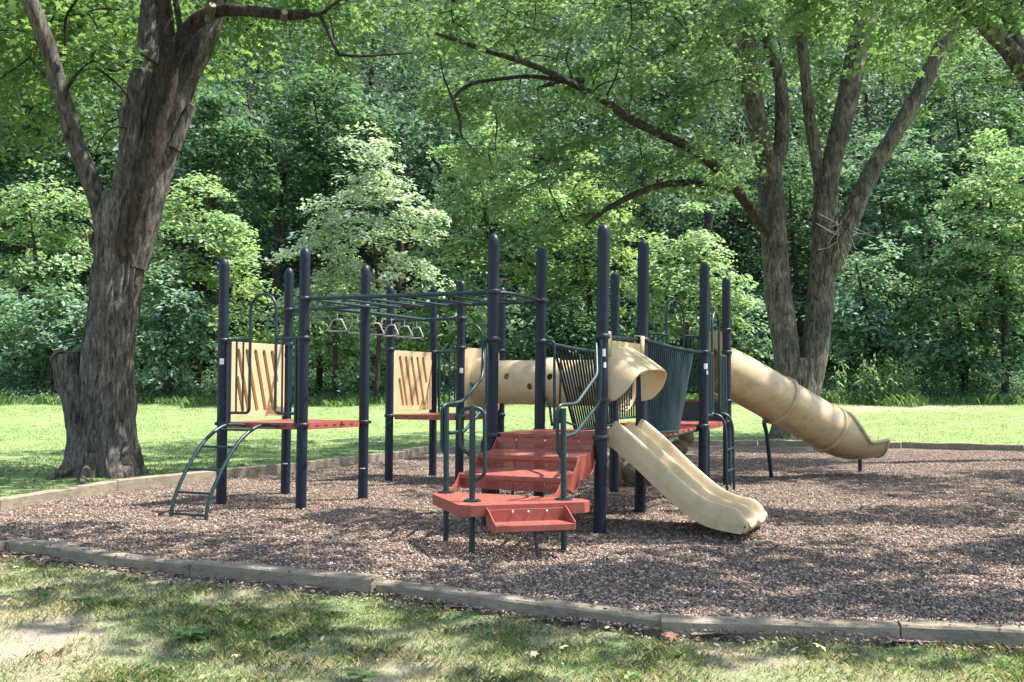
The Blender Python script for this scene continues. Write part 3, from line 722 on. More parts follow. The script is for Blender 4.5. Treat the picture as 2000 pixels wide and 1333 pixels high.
MB().add([Fd(-.5, .02, 1.74), Fd(.5, .02, 1.74), Fd(.5, .02, 1.87), Fd(-.5, .02, 1.87)], [[0,1,2,3]], False).build('back_plate', M_tan, hood, solid=.02, bevel=.004)
MB().tube([PT['c'](1.90), PT['cn'](1.92)], .02, 12).build('hood_rail', M_rail, pg)

# ---- tube slide
def dirs(a, b): return (b-a).normalized()
SR = .355
pl, tc1, d, n = holed_plate('rn', 't', ZH+.02, 2.27, 1.64, SR, 0, 'slide_entry_panel')
q = [Vector((3.02,15.02,1.72)), Vector((3.22,15.05,1.655)), Vector((3.50,15.14,1.525)), Vector((4.11,15.4,1.215)), Vector((4.98,15.8,.765))]
qq = spline(q, 8)
rad = [SR+(.02 if i < 5 else 0) for i in range(len(qq))]
m = MB(); m.tube(qq, rad, 44, cap=False); ts = m.build('tube_slide', M_tube, pg, solid=.012)
for idx in (8*3, len(qq)-1):
    p = qq[idx]; d = (qq[idx]-qq[idx-1]).normalized()
    MB().tube([p-d*.035, p-d*.028, p+d*.028, p+d*.035], [SR+.005, SR+.038, SR+.038, SR+.005], 44, cap=False).build('joint_ring', M_tube, ts)
# open run-out
d0 = (qq[-1]-qq[-2]).normalized(); ex = spline([qq[-1], qq[-1]+Vector((.24,.10,-.09)), qq[-1]+Vector((.52,.21,-.125)), Vector((5.78,16.1,.675))], 6)
m = MB(); nE = len(ex); K = 34; pd = d0
for i, p in enumerate(ex):
    t = i/(nE-1); d = (ex[min(i+1, nE-1)]-ex[max(i-1, 0)]).normalized()
    sd = d.cross(ZZ).normalized(); up = sd.cross(d).normalized()
    if t < .12: phi = PI
    else:
        s = min(1, (t-.12)/.50); phi = R(180)+(R(78)-R(180))*(s**.62)
    rr = SR*(1+.03*t)
    for j in range(K+1):
        w = -phi+2*phi*j/K
        lipo = .02*max(0, (abs(w)/phi-.93)/.07) if t > .2 else 0
        m.v.append(p+(sd*math.sin(w)-up*math.cos(w))*(rr+lipo))
for i in range(nE-1):
    for j in range(K):
        m.f.append([i*(K+1)+j, i*(K+1)+j+1, (i+1)*(K+1)+j+1, (i+1)*(K+1)+j]); m.sm.append(True); m.uv.append(None); m.mi.append(0)
eo = m.build('run_out', M_tube, ts, solid=.016)
lipp = MB(); rim = [m.v[i*(K+1)] for i in range(3, nE)]+[m.v[(nE-1)*(K+1)+j] for j in range(K+1)]+[m.v[i*(K+1)+K] for i in range(nE-1, 2, -1)]
lipp.tube(rim, .028, 10).build('rolled_lip', M_tube, eo)
g1 = ground(1508, 935); g2 = ground(1680, 924)
b1 = Vector((3.93, 15.33, .91)); g1 = Vector((g1.x, g1.y, 0))
MB().tube(fillet([at(1492,826,15.33), at(1497,845,15.4), g1-ZZ*.1], .05), .03, 12).box(at(1494,824,15.33), Vector((1,0,0)), Vector((0,1,0)), ZZ, .03, .05, .025).build('slide_support', M_rail, ts)
MB().tube([g2+ZZ*.36, g2-ZZ*.1], .035, 12).build('slide_support', M_collar, ts)

# ---- tan rock climber behind the slide
rc = None
for k, off in enumerate((-.16, .16)):
    pts = [at(1325+off*150, 832, 15.3), at(1312+off*150, 862, 15.25), at(1292+off*150, 885, 15.1), at(1262+off*120, 903, 14.7), at(1228+off*90, 915, 14.3), at(1212+off*90, 930, 14.1)]
    sp = spline(pts, 8); rs = [.10+.035*math.sin(i*1.15+k)+.015*random.random() for i in range(len(sp))]
    o = MB().tube(sp, rs, 14).build('rock_climber' if rc is None else 'climber_arm', M_tanold, rc or pg); rc = rc or o
for t in (.2, .42, .64, .86):
    MB().tube([at(1300-80*t, 860+60*t, 15.2-t), at(1345-80*t, 862+60*t, 15.2-t)], .04, 10).build('foothold', M_tanold, rc)

# ================================================================== GROUND
front = [ground(-420,1040), ground(0,1083), ground(115,1096), ground(370,1126), ground(727,1162), ground(1290,1240), ground(1760,1252), ground(2500,1292)]
front = [Vector((p.x, p.y, 0)) for p in front]
left = [front[0]+Vector((-.4,.3,0)), ground(-120,1024), ground(0,1003), ground(230,962), ground(540,927), ground(790,896), ground(838,887)]
back = [ground(838,887), ground(1070,880), ground(1300,873), ground(1480,872), ground(1760,877), ground(2000,884), ground(2350,897)]
left = [Vector((p.x, p.y, 0)) for p in left]; back = [Vector((p.x, p.y, 0)) for p in back]
bed = front+back[::-1]+left[::-1][1:-1]
def inside(x, y, poly):
    c = False; n = len(poly); j = n-1
    for i in range(n):
        xi, yi, xj, yj = poly[i].x, poly[i].y, poly[j].x, poly[j].y
        if (yi > y) != (yj > y) and x < (xj-xi)*(y-yi)/(yj-yi)+xi: c = not c
        j = i
    return c
def gz(x, y):
    z = 0
    if y > 25:
        t = min(1, (y-25)/23); z += 1.0*t*t*(3-2*t)*1.0
    if y > 49: z += ((y-49)**1.12)*.42*min(1, (y-49)/8)
    return z
def fbm(x, y, s, o=4): return noise.fractal(Vector((x*s, y*s, 1.7)), .9, 2.0, o)
def dirtf(x, y):
    """share of bare earth: worn lawn in the foreground"""
    if y > 9.5: 
        return .03+.18*max(0, fbm(x, y, .25, 3)) + (.95*math.exp(-(((x-13.9)/1.3)**2+((y-39.5)/1.6)**2)) if y > 30 else 0)
    g = .38+.50*fbm(x, y, .85, 5)+.28*fbm(x+9, y, 3.4, 3)
    g += .50*math.exp(-(((x+2.6)/.6)**2+((y-5.7)/.5)**2))
    g -= .30*max(0, min(1, (x-.2)/1.5))
    # worn strip along the timbers
    return max(0, min(1, g))
xs_ = np.unique(np.concatenate([np.linspace(-150,-14,24), np.linspace(-14,-5,30), np.linspace(-5,5,170), np.linspace(5,14,30), np.linspace(14,150,24)]))
ys_ = np.unique(np.concatenate([np.linspace(-12,3.8,8), np.linspace(3.8,10.5,120), np.linspace(10.5,30,60), np.linspace(30,70,50), np.linspace(70,160,24)]))
nx, ny = len(xs_), len(ys_)
vs = []; dv = []
for y in ys_:
    for x in xs_:
        z = gz(x, y)
        if 3.5 < y < 11: z += .012*fbm(x, y, 2.2, 4)-.004
        if y > 11: z += .03*fbm(x, y, .3, 2)*min(1, (y-11)/10)
        if inside(x, y, bed): z -= .2
        vs.append((x, y, z-.015)); dv.append(dirtf(x, y))
fs = [(i*nx+j, i*nx+j+1, (i+1)*nx+j+1, (i+1)*nx+j) for i in range(ny-1) for j in range(nx-1)]
me = bpy.data.meshes.new('ground'); me.from_pydata(vs, [], fs); me.materials.append(M_lawn); me.materials.append(M_soil)
at_ = me.attributes.new('dirt', 'FLOAT', 'POINT'); at_.data.foreach_set('value', dv)
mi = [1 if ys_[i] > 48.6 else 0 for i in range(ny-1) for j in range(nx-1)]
me.polygons.foreach_set('material_index', mi); me.polygons.foreach_set('use_smooth', [True]*len(fs)); me.update()
tag(link('ground', me), kind='structure')
# mulch bed
m = MB(); gx = np.linspace(-11, 16, 190); gy = np.linspace(5.2, 26, 190)
def mz(x, y):
    z = .012+.022*fbm(x, y, .9, 4)
    z -= .08*math.exp(-(((x-2.0)/.8)**2+((y-9.3)/.5)**2)) - .03*math.exp(-(((x-2.1)/.9)**2+((y-8.5)/.3)**2)) - .05*math.exp(-(((x-1.35)/.7)**2+((y-10.9)/.25)**2))
    return z
idx = {}
vs = []; fs = []
for i in range(len(gy)-1):
    for j in range(len(gx)-1):
        if inside((gx[j]+gx[j+1])/2, (gy[i]+gy[i+1])/2, bed):
            f = []
            for (a, b) in ((i,j), (i,j+1), (i+1,j+1), (i+1,j)):
                if (a, b) not in idx: idx[(a, b)] = len(vs); vs.append((gx[b], gy[a], mz(gx[b], gy[a])))
                f.append(idx[(a, b)])
            fs.append(f)
me = bpy.data.meshes.new('mulch_bed'); me.from_pydata(vs, [], fs); me.materials.append(M_mulch); me.polygons.foreach_set('use_smooth', [True]*len(fs)); me.update()
tag(link('mulch_bed', me), kind='structure')

# ---- timbers
def timber(a, b, label, h=.13, w=.15, zoff=0, name='landscape_timber', side=1):
    d = (b-a).normalized(); n = Vector((-d.y, d.x, 0))*side; Lh = (b-a).length; m = MB(); K = max(6, int(Lh/.16)); seed = random.random()*50
    prof = [(0, -.08), (0, h-.012), (.012, h), (w-.012, h), (w, h-.012), (w, -.08)]
    rows = []
    for i in range(K+1):
        p = a+d*(Lh*i/K)
        wob = .010*noise.noise(Vector((i*.3+seed, 1, 0))); zz = .012*noise.noise(Vector((i*.25+seed, 5, 0)))
        rows.append([p+n*(x+wob+.004*noise.noise(Vector((i*.9, x*40, seed))))+ZZ*(z+zoff+(zz if z > 0 else 0)+.005*noise.noise(Vector((i*1.1, x*60, seed+3)))) for x, z in prof])
    q = len(prof)
    m.add([p for r_ in rows for p in r_], [[i*q+j, (i+1)*q+j, (i+1)*q+j+1, i*q+j+1] for i in range(K) for j in range(q-1)], False)
    m.add(rows[0], [list(range(q))], False); m.add(rows[-1], [list(range(q))[::-1]], False)
    o = m.build(name, M_wood, None, loc=tuple(a)); tag(o, label, 'timber', 'timbers edging the mulch bed'); return o
fl_lab = ['weathered edging timber outside the left frame edge at the near corner of the bed', 'edging timber at the left frame edge whose end overlaps the next one',
 'short weathered edging timber between the left frame edge and the sunlit patch of mulch', 'edging timber with its raised pale end lying in front of the sunlit mulch',
 'long low edging timber in front of the red steps', 'edging timber in the lower right in front of the open mulch', 'edging timber running out of the lower right corner']
for i in range(len(front)-1):
    a, b = front[i], front[i+1]; off = (.0, .015, .0, .014, -.012, -.012, -.01)[i]
    d = (b-a).normalized(); ov = -.006
    sh = Vector((-d.y, d.x, 0))*((0, .05, 0, 0, .03, .0, .02)[i])
    timber(a+sh-d*ov, b+sh+d*ov, fl_lab[i], .092, .15, off)
ll = ['edging timber beyond the left frame edge at the corner of the bed', 'edging timber entering the picture at the left with the lawn behind it', 'edging timber left of the broad tree trunk with a sunlit patch on its side', 'edging timber running behind the arched ladder below the broad tree', 'edging timber passing behind the left deck posts', 'short edging timber ending at the bend behind the slotted panel deck']
ll = ll[:len(left)-1]
for i in range(len(left)-1):
    a, b = left[i], left[i+1]; d = (b-a).normalized(); timber(a+d*.006, b-d*.006, ll[i], .155, .16, (.0, .0, .0, .01, .0, .015)[i])
lb = ['back edging timber seen below the crawl tunnel', 'back edging timber hidden mostly behind the red steps deck', 'back edging timber behind the bridge and double slide', 'back edging timber in front of the two stemmed tree', 'back edging timber right of the tube slide end', 'back edging timber leaving the frame at the right']
for i in range(len(back)-1):
    a, b = back[i], back[i+1]; d = (b-a).normalized(); timber(a+d*.008, b-d*.008, lb[i], .15, .17, (0, .01, -.01, 0, .012, -.01)[i])

# ---- many small pieces built with numpy
def bulk(name, V, F, mat, parent=None, loc=None):
    """V (n,k,3) polygons of k vertices each"""
    n, k, _ = V.shape
    org = np.array(ORG[parent.name]) if parent is not None else np.zeros(3)
    me = bpy.data.meshes.new(name); me.vertices.add(n*k); me.vertices.foreach_set('co', (V-org).astype(np.float32).reshape(-1))
    if F is None: F = [list(range(k))]
    tot = sum(len(f) for f in F)
    me.loops.add(n*tot); me.polygons.add(n*len(F))
    base = np.arange(n)[:, None]*k
    li = np.concatenate([base+np.array(f)[None, :] for f in F], axis=1).reshape(-1)
    me.loops.foreach_set('vertex_index', li.astype(np.int32))
    ls = []; c = 0
    for f in F: ls.append(c); c += len(f)
    st = (np.arange(n)[:, None]*tot+np.array(ls)[None, :]).reshape(-1)
    me.polygons.foreach_set('loop_start', st.astype(np.int32))
    me.materials.append(mat); me.update(calc_edges=True); me.validate()
    return link(name, me, parent, loc)
def unit(v): return v/np.maximum(1e-9, np.linalg.norm(v, axis=-1, keepdims=True))
def basis(nrm, ang):
    h = np.where(np.abs(nrm[:, 2:3]) < .9, np.array([[0,0,1.]]), np.array([[1.,0,0]]))
    a = unit(np.cross(nrm, h)); b = np.cross(nrm, a)
    c, s = np.cos(ang)[:, None], np.sin(ang)[:, None]
    return a*c+b*s, -a*s+b*c
MAPLE = np.array([(0,-.5,0), (.16,-.22,.0), (.46,-.28,-.06), (.30,-.02,.0), (.44,.22,-.08), (.17,.16,.02), (0,.55,-.08), (-.17,.16,.02), (-.44,.22,-.08), (-.30,-.02,0), (-.46,-.28,-.06), (-.16,-.22,0)])
OVAL = np.array([(0,-.5,-.04), (.24,-.12,.03), (.19,.2,.02), (0,.52,-.08), (-.19,.2,.02), (-.24,-.12,.03)])
QUAD = np.array([(0,-.55,-.05), (.30,-.02,.05), (0,.55,-.08), (-.30,.02,.05)])
def leaves(C, nrm, size, shape):
    n = len(C); a, b = basis(nrm, rng.uniform(0, 2*PI, n)); s = size[:, None, None]
    P_ = shape[None, :, :]
    return C[:, None, :]+s*(a[:, None, :]*P_[..., 0:1]+b[:, None, :]*P_[..., 1:2]+nrm[:, None, :]*P_[..., 2:3])
def sprays(cen, out, rad, per, flat=.28, droop=.25, up=.9, jit=.55):
    """leaf centres and normals in flattened drooping sprays"""
    m = len(cen); k = per
    C = np.repeat(cen, k, 0); O = np.repeat(out, k, 0); Rr = np.repeat(rad, k)
    th = rng.uniform(0, 2*PI, m*k); rr = np.sqrt(rng.uniform(0, 1, m*k))*Rr
    d = np.stack([np.cos(th)*rr, np.sin(th)*rr, rng.normal(0, flat, m*k)*Rr-droop*(rr/Rr)**2*Rr], 1)
    # tilt sprays along their outward direction: lower towards the outside
    d[:, 2] -= .35*(d[:, 0]*O[:, 0]+d[:, 1]*O[:, 1])
    nr = unit(np.array([[0,0,up]])+O*.45+rng.normal(0, jit, (m*k, 3)))
    return C+d, nr

# wood chips
n = 200000
u = rng.uniform(0, 1, n); Y = 5.6+17*u**1.9; X = rng.uniform(-1, 1, n)*(Y*.56+.3)
keep = [i for i in range(n) if inside(X[i], Y[i], bed)]
X, Y = X[keep], Y[keep]; n = len(X)
Zm = np.array([mz(x, y) for x, y in zip(X, Y)])+rng.uniform(0, .012, n)
# some kicked over the front timbers on to the lawn
ex_ = []
for _ in range(1300):
    k = random.randrange(1, len(front)-1); p = front[k].lerp(front[k+1], random.random()); d = (front[k+1]-front[k]).normalized(); q = p+Vector((d.y, -d.x, 0))*(abs(random.gauss(0, .16)) if random.random() < .8 else -random.uniform(0, .15))
    on = (q-p).dot(Vector((d.y, -d.x, 0))) < 0; ex_.append((q.x, q.y, .102 if on else .006))
C = np.concatenate([np.stack([X, Y, Zm], 1), np.array(ex_)]); n = len(C); nr = unit(np.array([[0,0,1.]])+rng.normal(0, .35, (n, 3)))
a, b = basis(nr, rng.uniform(0, 2*PI, n)); ln = rng.uniform(.004, .017, n)[:, None, None]; wd = rng.uniform(.0022, .006, n)[:, None, None]; hh3 = nr[:, None, :]*.004
sgn = np.array([(-1,-1), (1,-.6), (1,.8), (-1,1)])
V = C[:, None, :]+a[:, None, :]*ln*sgn[None, :, 0:1]+b[:, None, :]*wd*sgn[None, :, 1:2]
V = np.concatenate([V-hh3, V+hh3], 1)
tag(bulk('mulch_chips', V, [[4,5,6,7], [0,4,7,3], [1,2,6,5], [0,1,5,4], [3,7,6,2]], M_chip), 'loose brown wood chips scattered over the mulch bed', 'wood chips', kind='stuff')

# grass
def blades(n, x0, x1, y0, y1, hmin, hmax, dens, mat, name, lab, fan=True, width=.0021):
    X = []; Y = []
    tx = rng.uniform(x0, x1, n); ty = y0+(y1-y0)*rng.uniform(0, 1, n)**(1.35 if fan else 1)
    ok = []
    for i in range(n):
        x, y = tx[i], ty[i]
        if abs(x) > y*.56+.4: continue
        if inside(x, y, bed2): continue
        if rng.random() < dens(x, y): ok.append(i)
    X = tx[ok]; Y = ty[ok]; k = len(X); Z = np.array([gz(x, y) for x, y in zip(X, Y)])-.02
    clump = np.array([max(0, .5+.9*fbm(x+40, y, 2.6, 3)) for x, y in zip(X, Y)])
    H = (rng.uniform(hmin, hmax, k)*(.45+.85*clump)); th = rng.uniform(0, 2*PI, k); le = rng.uniform(.3, 1.5, k)*H
    B = np.stack([X, Y, Z], 1); D = np.stack([np.cos(th), np.sin(th), np.zeros(k)], 1); Sd = np.stack([-np.sin(th), np.cos(th), np.zeros(k)], 1)
    w = (width*rng.uniform(.7, 1.5, k))[:, None]; up = np.array([[0,0,1.]])
    mid = B+D*(le*.35)[:, None]+up*(H*.65)[:, None]; tip = B+D*le[:, None]+up*H[:, None]
    V = np.stack([B-Sd*w, B+Sd*w, mid+Sd*w*.8, tip, mid-Sd*w*.8], 1)
    tag(bulk(name, V, None, mat), lab, 'grass', kind='stuff')
bed2 = bed
dn = lambda x, y: max(0, 1.0-1.45*dirtf(x, y))*(.25+.9*max(0, min(1, .45+1.3*fbm(x-7, y+3, 1.9, 4))))
blades(230000, -4.8, 4.8, 4.3, 9.5, .014, .040, dn, M_blade, 'lawn_grass', 'green grass growing in patches on the worn near lawn')
blades(150000, -4.8, 4.8, 4.3, 9.5, .012, .038, lambda x, y: .55 if dirtf(x, y) < .75 else .15, M_blade2, 'dry_grass', 'straw coloured dry grass lying between the green patches of the near lawn')
blades(60000, -10, -1.5, 10.5, 30, .02, .05, lambda x, y: .8*min(1, (30-y)/10), M_blade, 'verge_grass', 'green grass on the lawn behind the left edging timbers', False, .005)
blades(190000, -24, 24, 21, 43, .015, .05, lambda x, y: .9 if noise.noise(Vector((x*.5, y*.5, 4))) > -.35 else .45, M_blade3, 'meadow_grass', 'short sunlit grass covering the meadow behind the playground', False, .008)

# ================================================================== TREES
def trunk_mesh(m, pts, rads, seg=28, n=8, rough=.02, flare=None, flat=1.0, mi=0, seed=0.0, freq=7):
    """bark tube with real furrows; flare(z, ang)-> factor"""
    sp = spline(pts, n); rr = []
    for i in range(len(pts)-1):
        for k in range(n): rr.append(rads[i]+(rads[i+1]-rads[i])*k/n)
    rr.append(rads[-1]); vs = []
    d0 = (sp[1]-sp[0]).normalized(); a = d0.cross(Vector((0,1,0))).normalized(); pd = d0; L_ = 0
    for i, p in enumerate(sp):
        d = (sp[min(i+1, len(sp)-1)]-sp[max(i-1, 0)]).normalized(); a = (pd.rotation_difference(d) @ a).normalized(); pd = d; b = d.cross(a)
        if i: L_ += (p-sp[i-1]).length
        for j in range(seg):
            t = 2*PI*j/seg
            f = rr[i]*(1+.10*noise.noise(Vector((math.cos(t)*1.1, math.sin(t)*1.1, L_*.8+seed))))
            f += rough*(abs(noise.noise(Vector((math.cos(t)*freq*rr[i]*2+seed, math.sin(t)*freq*rr[i]*2, L_*2.0))))*2-.5)
            if flare: f *= flare(p.z, t)
            vs.append(p+(a*math.cos(t)+b*math.sin(t)*flat)*f)
    K = len(sp)
    m.add(vs, [[i*seg+j, i*seg+(j+1)%seg, (i+1)*seg+(j+1)%seg, (i+1)*seg+j] for i in range(K-1) for j in range(seg)], True, mi=mi)
    m.add(vs[-seg:], [list(range(seg))], False, mi=mi)
    return sp
def branch(m, a, b, r0, r1, sag=.15, seg=7, mi=0):
    a, b = Vector(a), Vector(b); L_ = (b-a).length
    mid1 = a.lerp(b, .35)+Vector((random.uniform(-1,1), random.uniform(-1,1), random.uniform(0,1.2)))*L_*.09; mid2 = a.lerp(b, .7)+Vector((random.uniform(-1,1), random.uniform(-1,1), random.uniform(-.3,1)))*L_*.08
    sp = spline([a, mid1, mid2, b], 4); n = len(sp); m.tube(sp, [r0+(r1-r0)*i/(n-1) for i in range(n)], seg, cap=False, mi=mi)
    return sp
def near(pt, pts):
    return min(range(len(pts)), key=lambda i: (pts[i]-pt).length_squared)

def crown_boughs(m, anchors, cens, r0=.05, mi=0, step=1, down=.0):
    """secondary branches from anchor points to spray centres, growing a tree of boughs"""
    nodes = list(anchors); order = sorted(range(len(cens)), key=lambda i: min((Vector(cens[i])-a).length for a in anchors))
    for i in order[::step]:
        c = Vector(cens[i]); k = near(c, nodes); a = nodes[k]
        dist = (c-a).length
        if dist < .15: continue
        r = min(r0, .010+.012*dist)
        sp = branch(m, a, c, r, .006, seg=5, mi=mi)
        nodes.append(c); nodes.append(sp[len(sp)//2])

# ---------- left big tree (distance about 16.5)
YT = 16.5
tl = empty('maple_tree', tuple(ground(195, 930)), 'massive grey barked tree with a broken stump at its foot, left of the playground', 'tree')
m = MB()
def fl(z, t):
    k = max(0, .95-z)/.95
    return 1+k**2.2*(.30+.22*math.sin(3*t+.6)+.20*math.sin(5*t+2.0)+.12*math.sin(9*t+1))
A = lambda x, y, dy=0: at(x, y, YT+dy)
main = trunk_mesh(m, [A(205,945), A(206,860), A(212,760), A(215,680), A(221,600), A(230,520), A(235,440), A(245,380)], [.52,.43,.405,.39,.375,.385,.395,.32], 130, 26, .05, fl, freq=8)
l1 = trunk_mesh(m, [A(208,520,.05), A(198,420,.05), A(172,340,-.1), A(145,270,-.2), A(118,180,-.35), A(92,90,-.5), A(58,0,-.7), A(30,-80,-.8), A(10,-200,-1)], [.16,.16,.15,.15,.14,.14,.13,.10,.06], 26, 8, .014, seed=3)
l2 = trunk_mesh(m, [A(232,500,.1), A(250,400,.15), A(264,300,.2), A(277,200,.3), A(290,100,.4), A(300,0,.5), A(310,-120,.6), A(330,-300,.8)], [.32,.30,.265,.25,.215,.18,.16,.12], 70, 14, .04, seed=9)
l4 = trunk_mesh(m, [A(255,520,0), A(285,420,0), A(310,330,.05), A(335,240,.1), A(362,160,.2), A(392,90,.25), A(430,0,.4), A(470,-110,.6), A(520,-260,.9)], [.26,.24,.21,.20,.195,.19,.18,.15,.10], 60, 14, .034, seed=14)
tr = m.build('trunk', M_bark, tl)
m = MB()
l3 = trunk_mesh(m, [A(240,600,.05), A(246,480,-.26), A(268,390,-.36), A(292,320,-.36), A(310,250,-.34), A(326,170,-.3), A(330,110,-.3), A(322,40,-.35), A(316,-40,-.4), A(318,-160,-.5)], [.10,.15,.165,.16,.165,.17,.15,.14,.13,.09], 28, 8, .016, seed=21)
l5 = trunk_mesh(m, [A(322,165,-.32), A(340,105,-.40), A(370,55,-.5), A(405,28,-.6), A(450,20,-.7), A(510,24,-.85), A(565,30,-.95), A(604,28,-1.0)], [.12,.12,.12,.115,.10,.09,.08,.075], 22, 8, .012, seed=30)
m.build('leaning_limb', M_barkr, tl)
br = []
for pts, rs in (([A(598,28,-1), A(625,28,-1.05), A(650,10,-1.1), A(680,-12,-1.1)], [.04,.035,.03,.02]), ([A(624,28,-1.05), A(640,60,-1.1), A(660,105,-1.15)], [.034,.034,.03]),
     ([A(660,107,-1.15), A(700,110,-1.2), A(760,107,-1.25), A(805,104,-1.3)], [.026,.022,.02,.014]), ([A(352,60,-.5), A(345,10,-.5), A(340,-40,-.5)], [.05,.05,.05]),
     ([A(270,258,.1), A(230,248,-.1), A(205,262,-.2), A(185,300,-.3)], [.02,.016,.013,.008]), ([A(310,130,-.4), A(270,108,-.6), A(225,140,-.8), A(180,120,-1), A(140,160,-1.2)], [.03,.026,.02,.016,.01]),
     ([A(120,190,-.35), A(170,130,-.6), A(235,170,-.8), A(255,205,-.8)], [.03,.025,.02,.012]), ([A(130,110,-.5), A(128,40,-.7), A(150,0,-.9)], [.03,.025,.02])):
    MB().tube(spline(pts, 5), [rs[0]+(rs[-1]-rs[0])*i/(5*(len(pts)-1)) for i in range(5*(len(pts)-1)+1)], 8).build('bough', M_barkd, tl); br += [Vector(p) for p in pts]
# sawn stubs
for (pp, q, r0, r1) in ((A(338,290,.0), A(374,206,.05), .12, .075), (A(408,40,-.66), A(415,10,-.92), .075, .06), (A(555,40,-.93), A(556,24,-1.18), .06, .05), (A(243,240,.1), A(233,212,.0), .08, .05), (A(180,480,-.0), A(176,455,-.3), .05,.04)):
    m = MB(); m.tube([pp, pp.lerp(q, .6), q], [r0, (r0+r1)/2*1.0, r1], 16); o = m.build('sawn_stub', M_bark, tl)
    d = (q-pp).normalized(); MB().tube([q+d*.002, q+d*.008], [r1*.86, r1*.8], 16).build('cut_face', M_cut, o)
# broken stump joined to the foot
m = MB(); trunk_mesh(m, [A(168,945,-.1), A(162,860,-.05), A(149,780,-.02), A(137,730,0), A(130,692,0)], [.30,.25,.235,.235,.235], 30, 8, .03, lambda z, t: 1+max(0,.6-z)*.6)
sm = m.build('broken_stump', M_bark, tl)
m = MB(); c = A(128,690,0); vs = []
for j in range(24):
    t = 2*PI*j/24; vs.append(c+Vector((math.cos(t)*.235, math.sin(t)*.235, .06*math.sin(3*t)+.10*math.cos(t-.8)+.03)))
m.add(vs+[c+Vector((0,0,-.07))], [[j, (j+1)%24, 24] for j in range(24)], False)
m.build('torn_top', M_torn, sm)
m = MB()
for x, y, x2, y2, r in ((150,915,100,936,.10), (175,922,160,943,.085), (250,912,272,920,.10)):
    q = ground(x2, y2); m.tube(spline([A(x, y-40, -.2), Vector((A(x,y,-.35).x, YT-.42, .17)), Vector((q.x, q.y, .02)), Vector((q.x+(q.x-A(x,y).x)*.4, q.y-.1, -.08))], 5), [r+(r*.25-r)*i/15 for i in range(16)], 10)
m.build('root', M_bark, tl)

def seg_rand(n, f): return np.array([f() for _ in range(n)])
def region(lst, tot):
    """list of (cx, cy, rx, ry, y0, y1, weight) photo ellipses at a distance range"""
    ws = np.array([q[6] for q in lst], float); ws /= ws.sum(); out = []
    for q, w in zip(lst, ws):
        for _ in range(max(1, int(tot*w))):
            while 1:
                u_, v_ = random.uniform(-1,1), random.uniform(-1,1)
                if u_*u_+v_*v_ < 1: break
            p = at(q[0]+u_*q[2], q[1]+v_*q[3], random.uniform(q[4], q[5])); out.append(p)
    return out
def crown(parent, cens, rad, per, size, mat, shape=MAPLE, name='crown', jit=.5, cen=None, flat=.22, szj=.3, up=.9):
    C = np.array([tuple(c) for c in cens]); c0 = C.mean(0) if cen is None else np.array(cen)
    out = unit((C-c0)*np.array([1,1,.4])); rd = rng.uniform(rad[0], rad[1], len(C))
    pc, nr = sprays(C, out, rd, per, flat=flat, jit=jit, up=up)
    sz = size*rng.uniform(1-szj, 1+szj, len(pc))
    return bulk(name, leaves(pc, nr, sz, shape), None, mat, parent)
cl = region([(140,60,190,90,17.2,19.5,14), (50,200,80,90,17,19,4), (170,200,90,60,17,18.5,3.5), (250,95,90,30,15,15.6,2.2), (30,40,120,120,16.6,19,6), (480,-10,170,50,16.5,19,8), (640,30,90,50,16.2,18,4), (660,130,40,90,16.5,17.5,1.2), (430,70,60,50,17.5,18.5,2.5)], 105)
cl2 = []
for _ in range(45):
    a = random.uniform(0, 2*PI); r_ = 6.2*math.sqrt(random.random()); p = Vector((-6.2+r_*math.cos(a), 14.8+r_*math.sin(a)*.95, random.uniform(7.6, 12.5)))
    cl2.append(p)
m = MB(); anchors = [p for p in (l1+l2+l3+l4+l5) if p.z > 4.5]+[p for p in br if p.z > 4]
crown_boughs(m, anchors, [tuple(p) for p in cl+cl2], .06); tag(m.build('twigs', M_barkd, tl), kind='stuff')
crown(tl, cl, (.35,.8), 70, .115, LF_maple, cen=(-6.5,16,5))
crown(tl, cl2, (.8,1.25), 230, .18, LF_maple, cen=(-6.5,16,5), name='upper_crown')

# ---------- right two-stemmed tree (distance about 28)
YR = 28.0
tr_ = empty('two_stemmed_tree', tuple(ground(1552, 860)), 'tall grey tree with two tall stems splitting low behind the tube slide', 'tree')
B_ = lambda x, y, dy=0: at(x, y, YR+dy)
m = MB()
base = trunk_mesh(m, [B_(1552,868), B_(1553,830), B_(1556,790), B_(1560,750), B_(1560,700)], [.62,.60,.60,.60,.55], 44, 8, .03, lambda z, t: 1+max(0,.7-z)*.45*(1+.35*math.sin(4*t)), flat=.8)
s1 = trunk_mesh(m, [B_(1546,790), B_(1536,680), B_(1523,600), B_(1516,520), B_(1510,430), B_(1503,350), B_(1500,310)], [.36,.375,.37,.36,.36,.35,.34], 34, 8, .022, seed=5)
s1a = trunk_mesh(m, [B_(1505,360), B_(1488,280), B_(1470,200), B_(1458,110), B_(1456,20), B_(1462,-80), B_(1470,-200)], [.28,.30,.29,.27,.24,.2,.14], 28, 8, .018, seed=6)
s1b = trunk_mesh(m, [B_(1508,345), B_(1524,290), B_(1528,220), B_(1522,150), B_(1500,90), B_(1490,40)], [.18,.21,.20,.17,.12,.08], 22, 8, .015, seed=7)
s1c = trunk_mesh(m, [B_(1475,200,-.2), B_(1447,130,-.6), B_(1418,70,-1.2), B_(1385,30,-1.6), B_(1350,0,-2)], [.15,.15,.13,.10,.06], 18, 8, .01, seed=8)
s2 = trunk_mesh(m, [B_(1575,790), B_(1590,690), B_(1602,600), B_(1608,500), B_(1611,420), B_(1614,350)], [.34,.38,.37,.35,.34,.31], 34, 8, .022, seed=15)
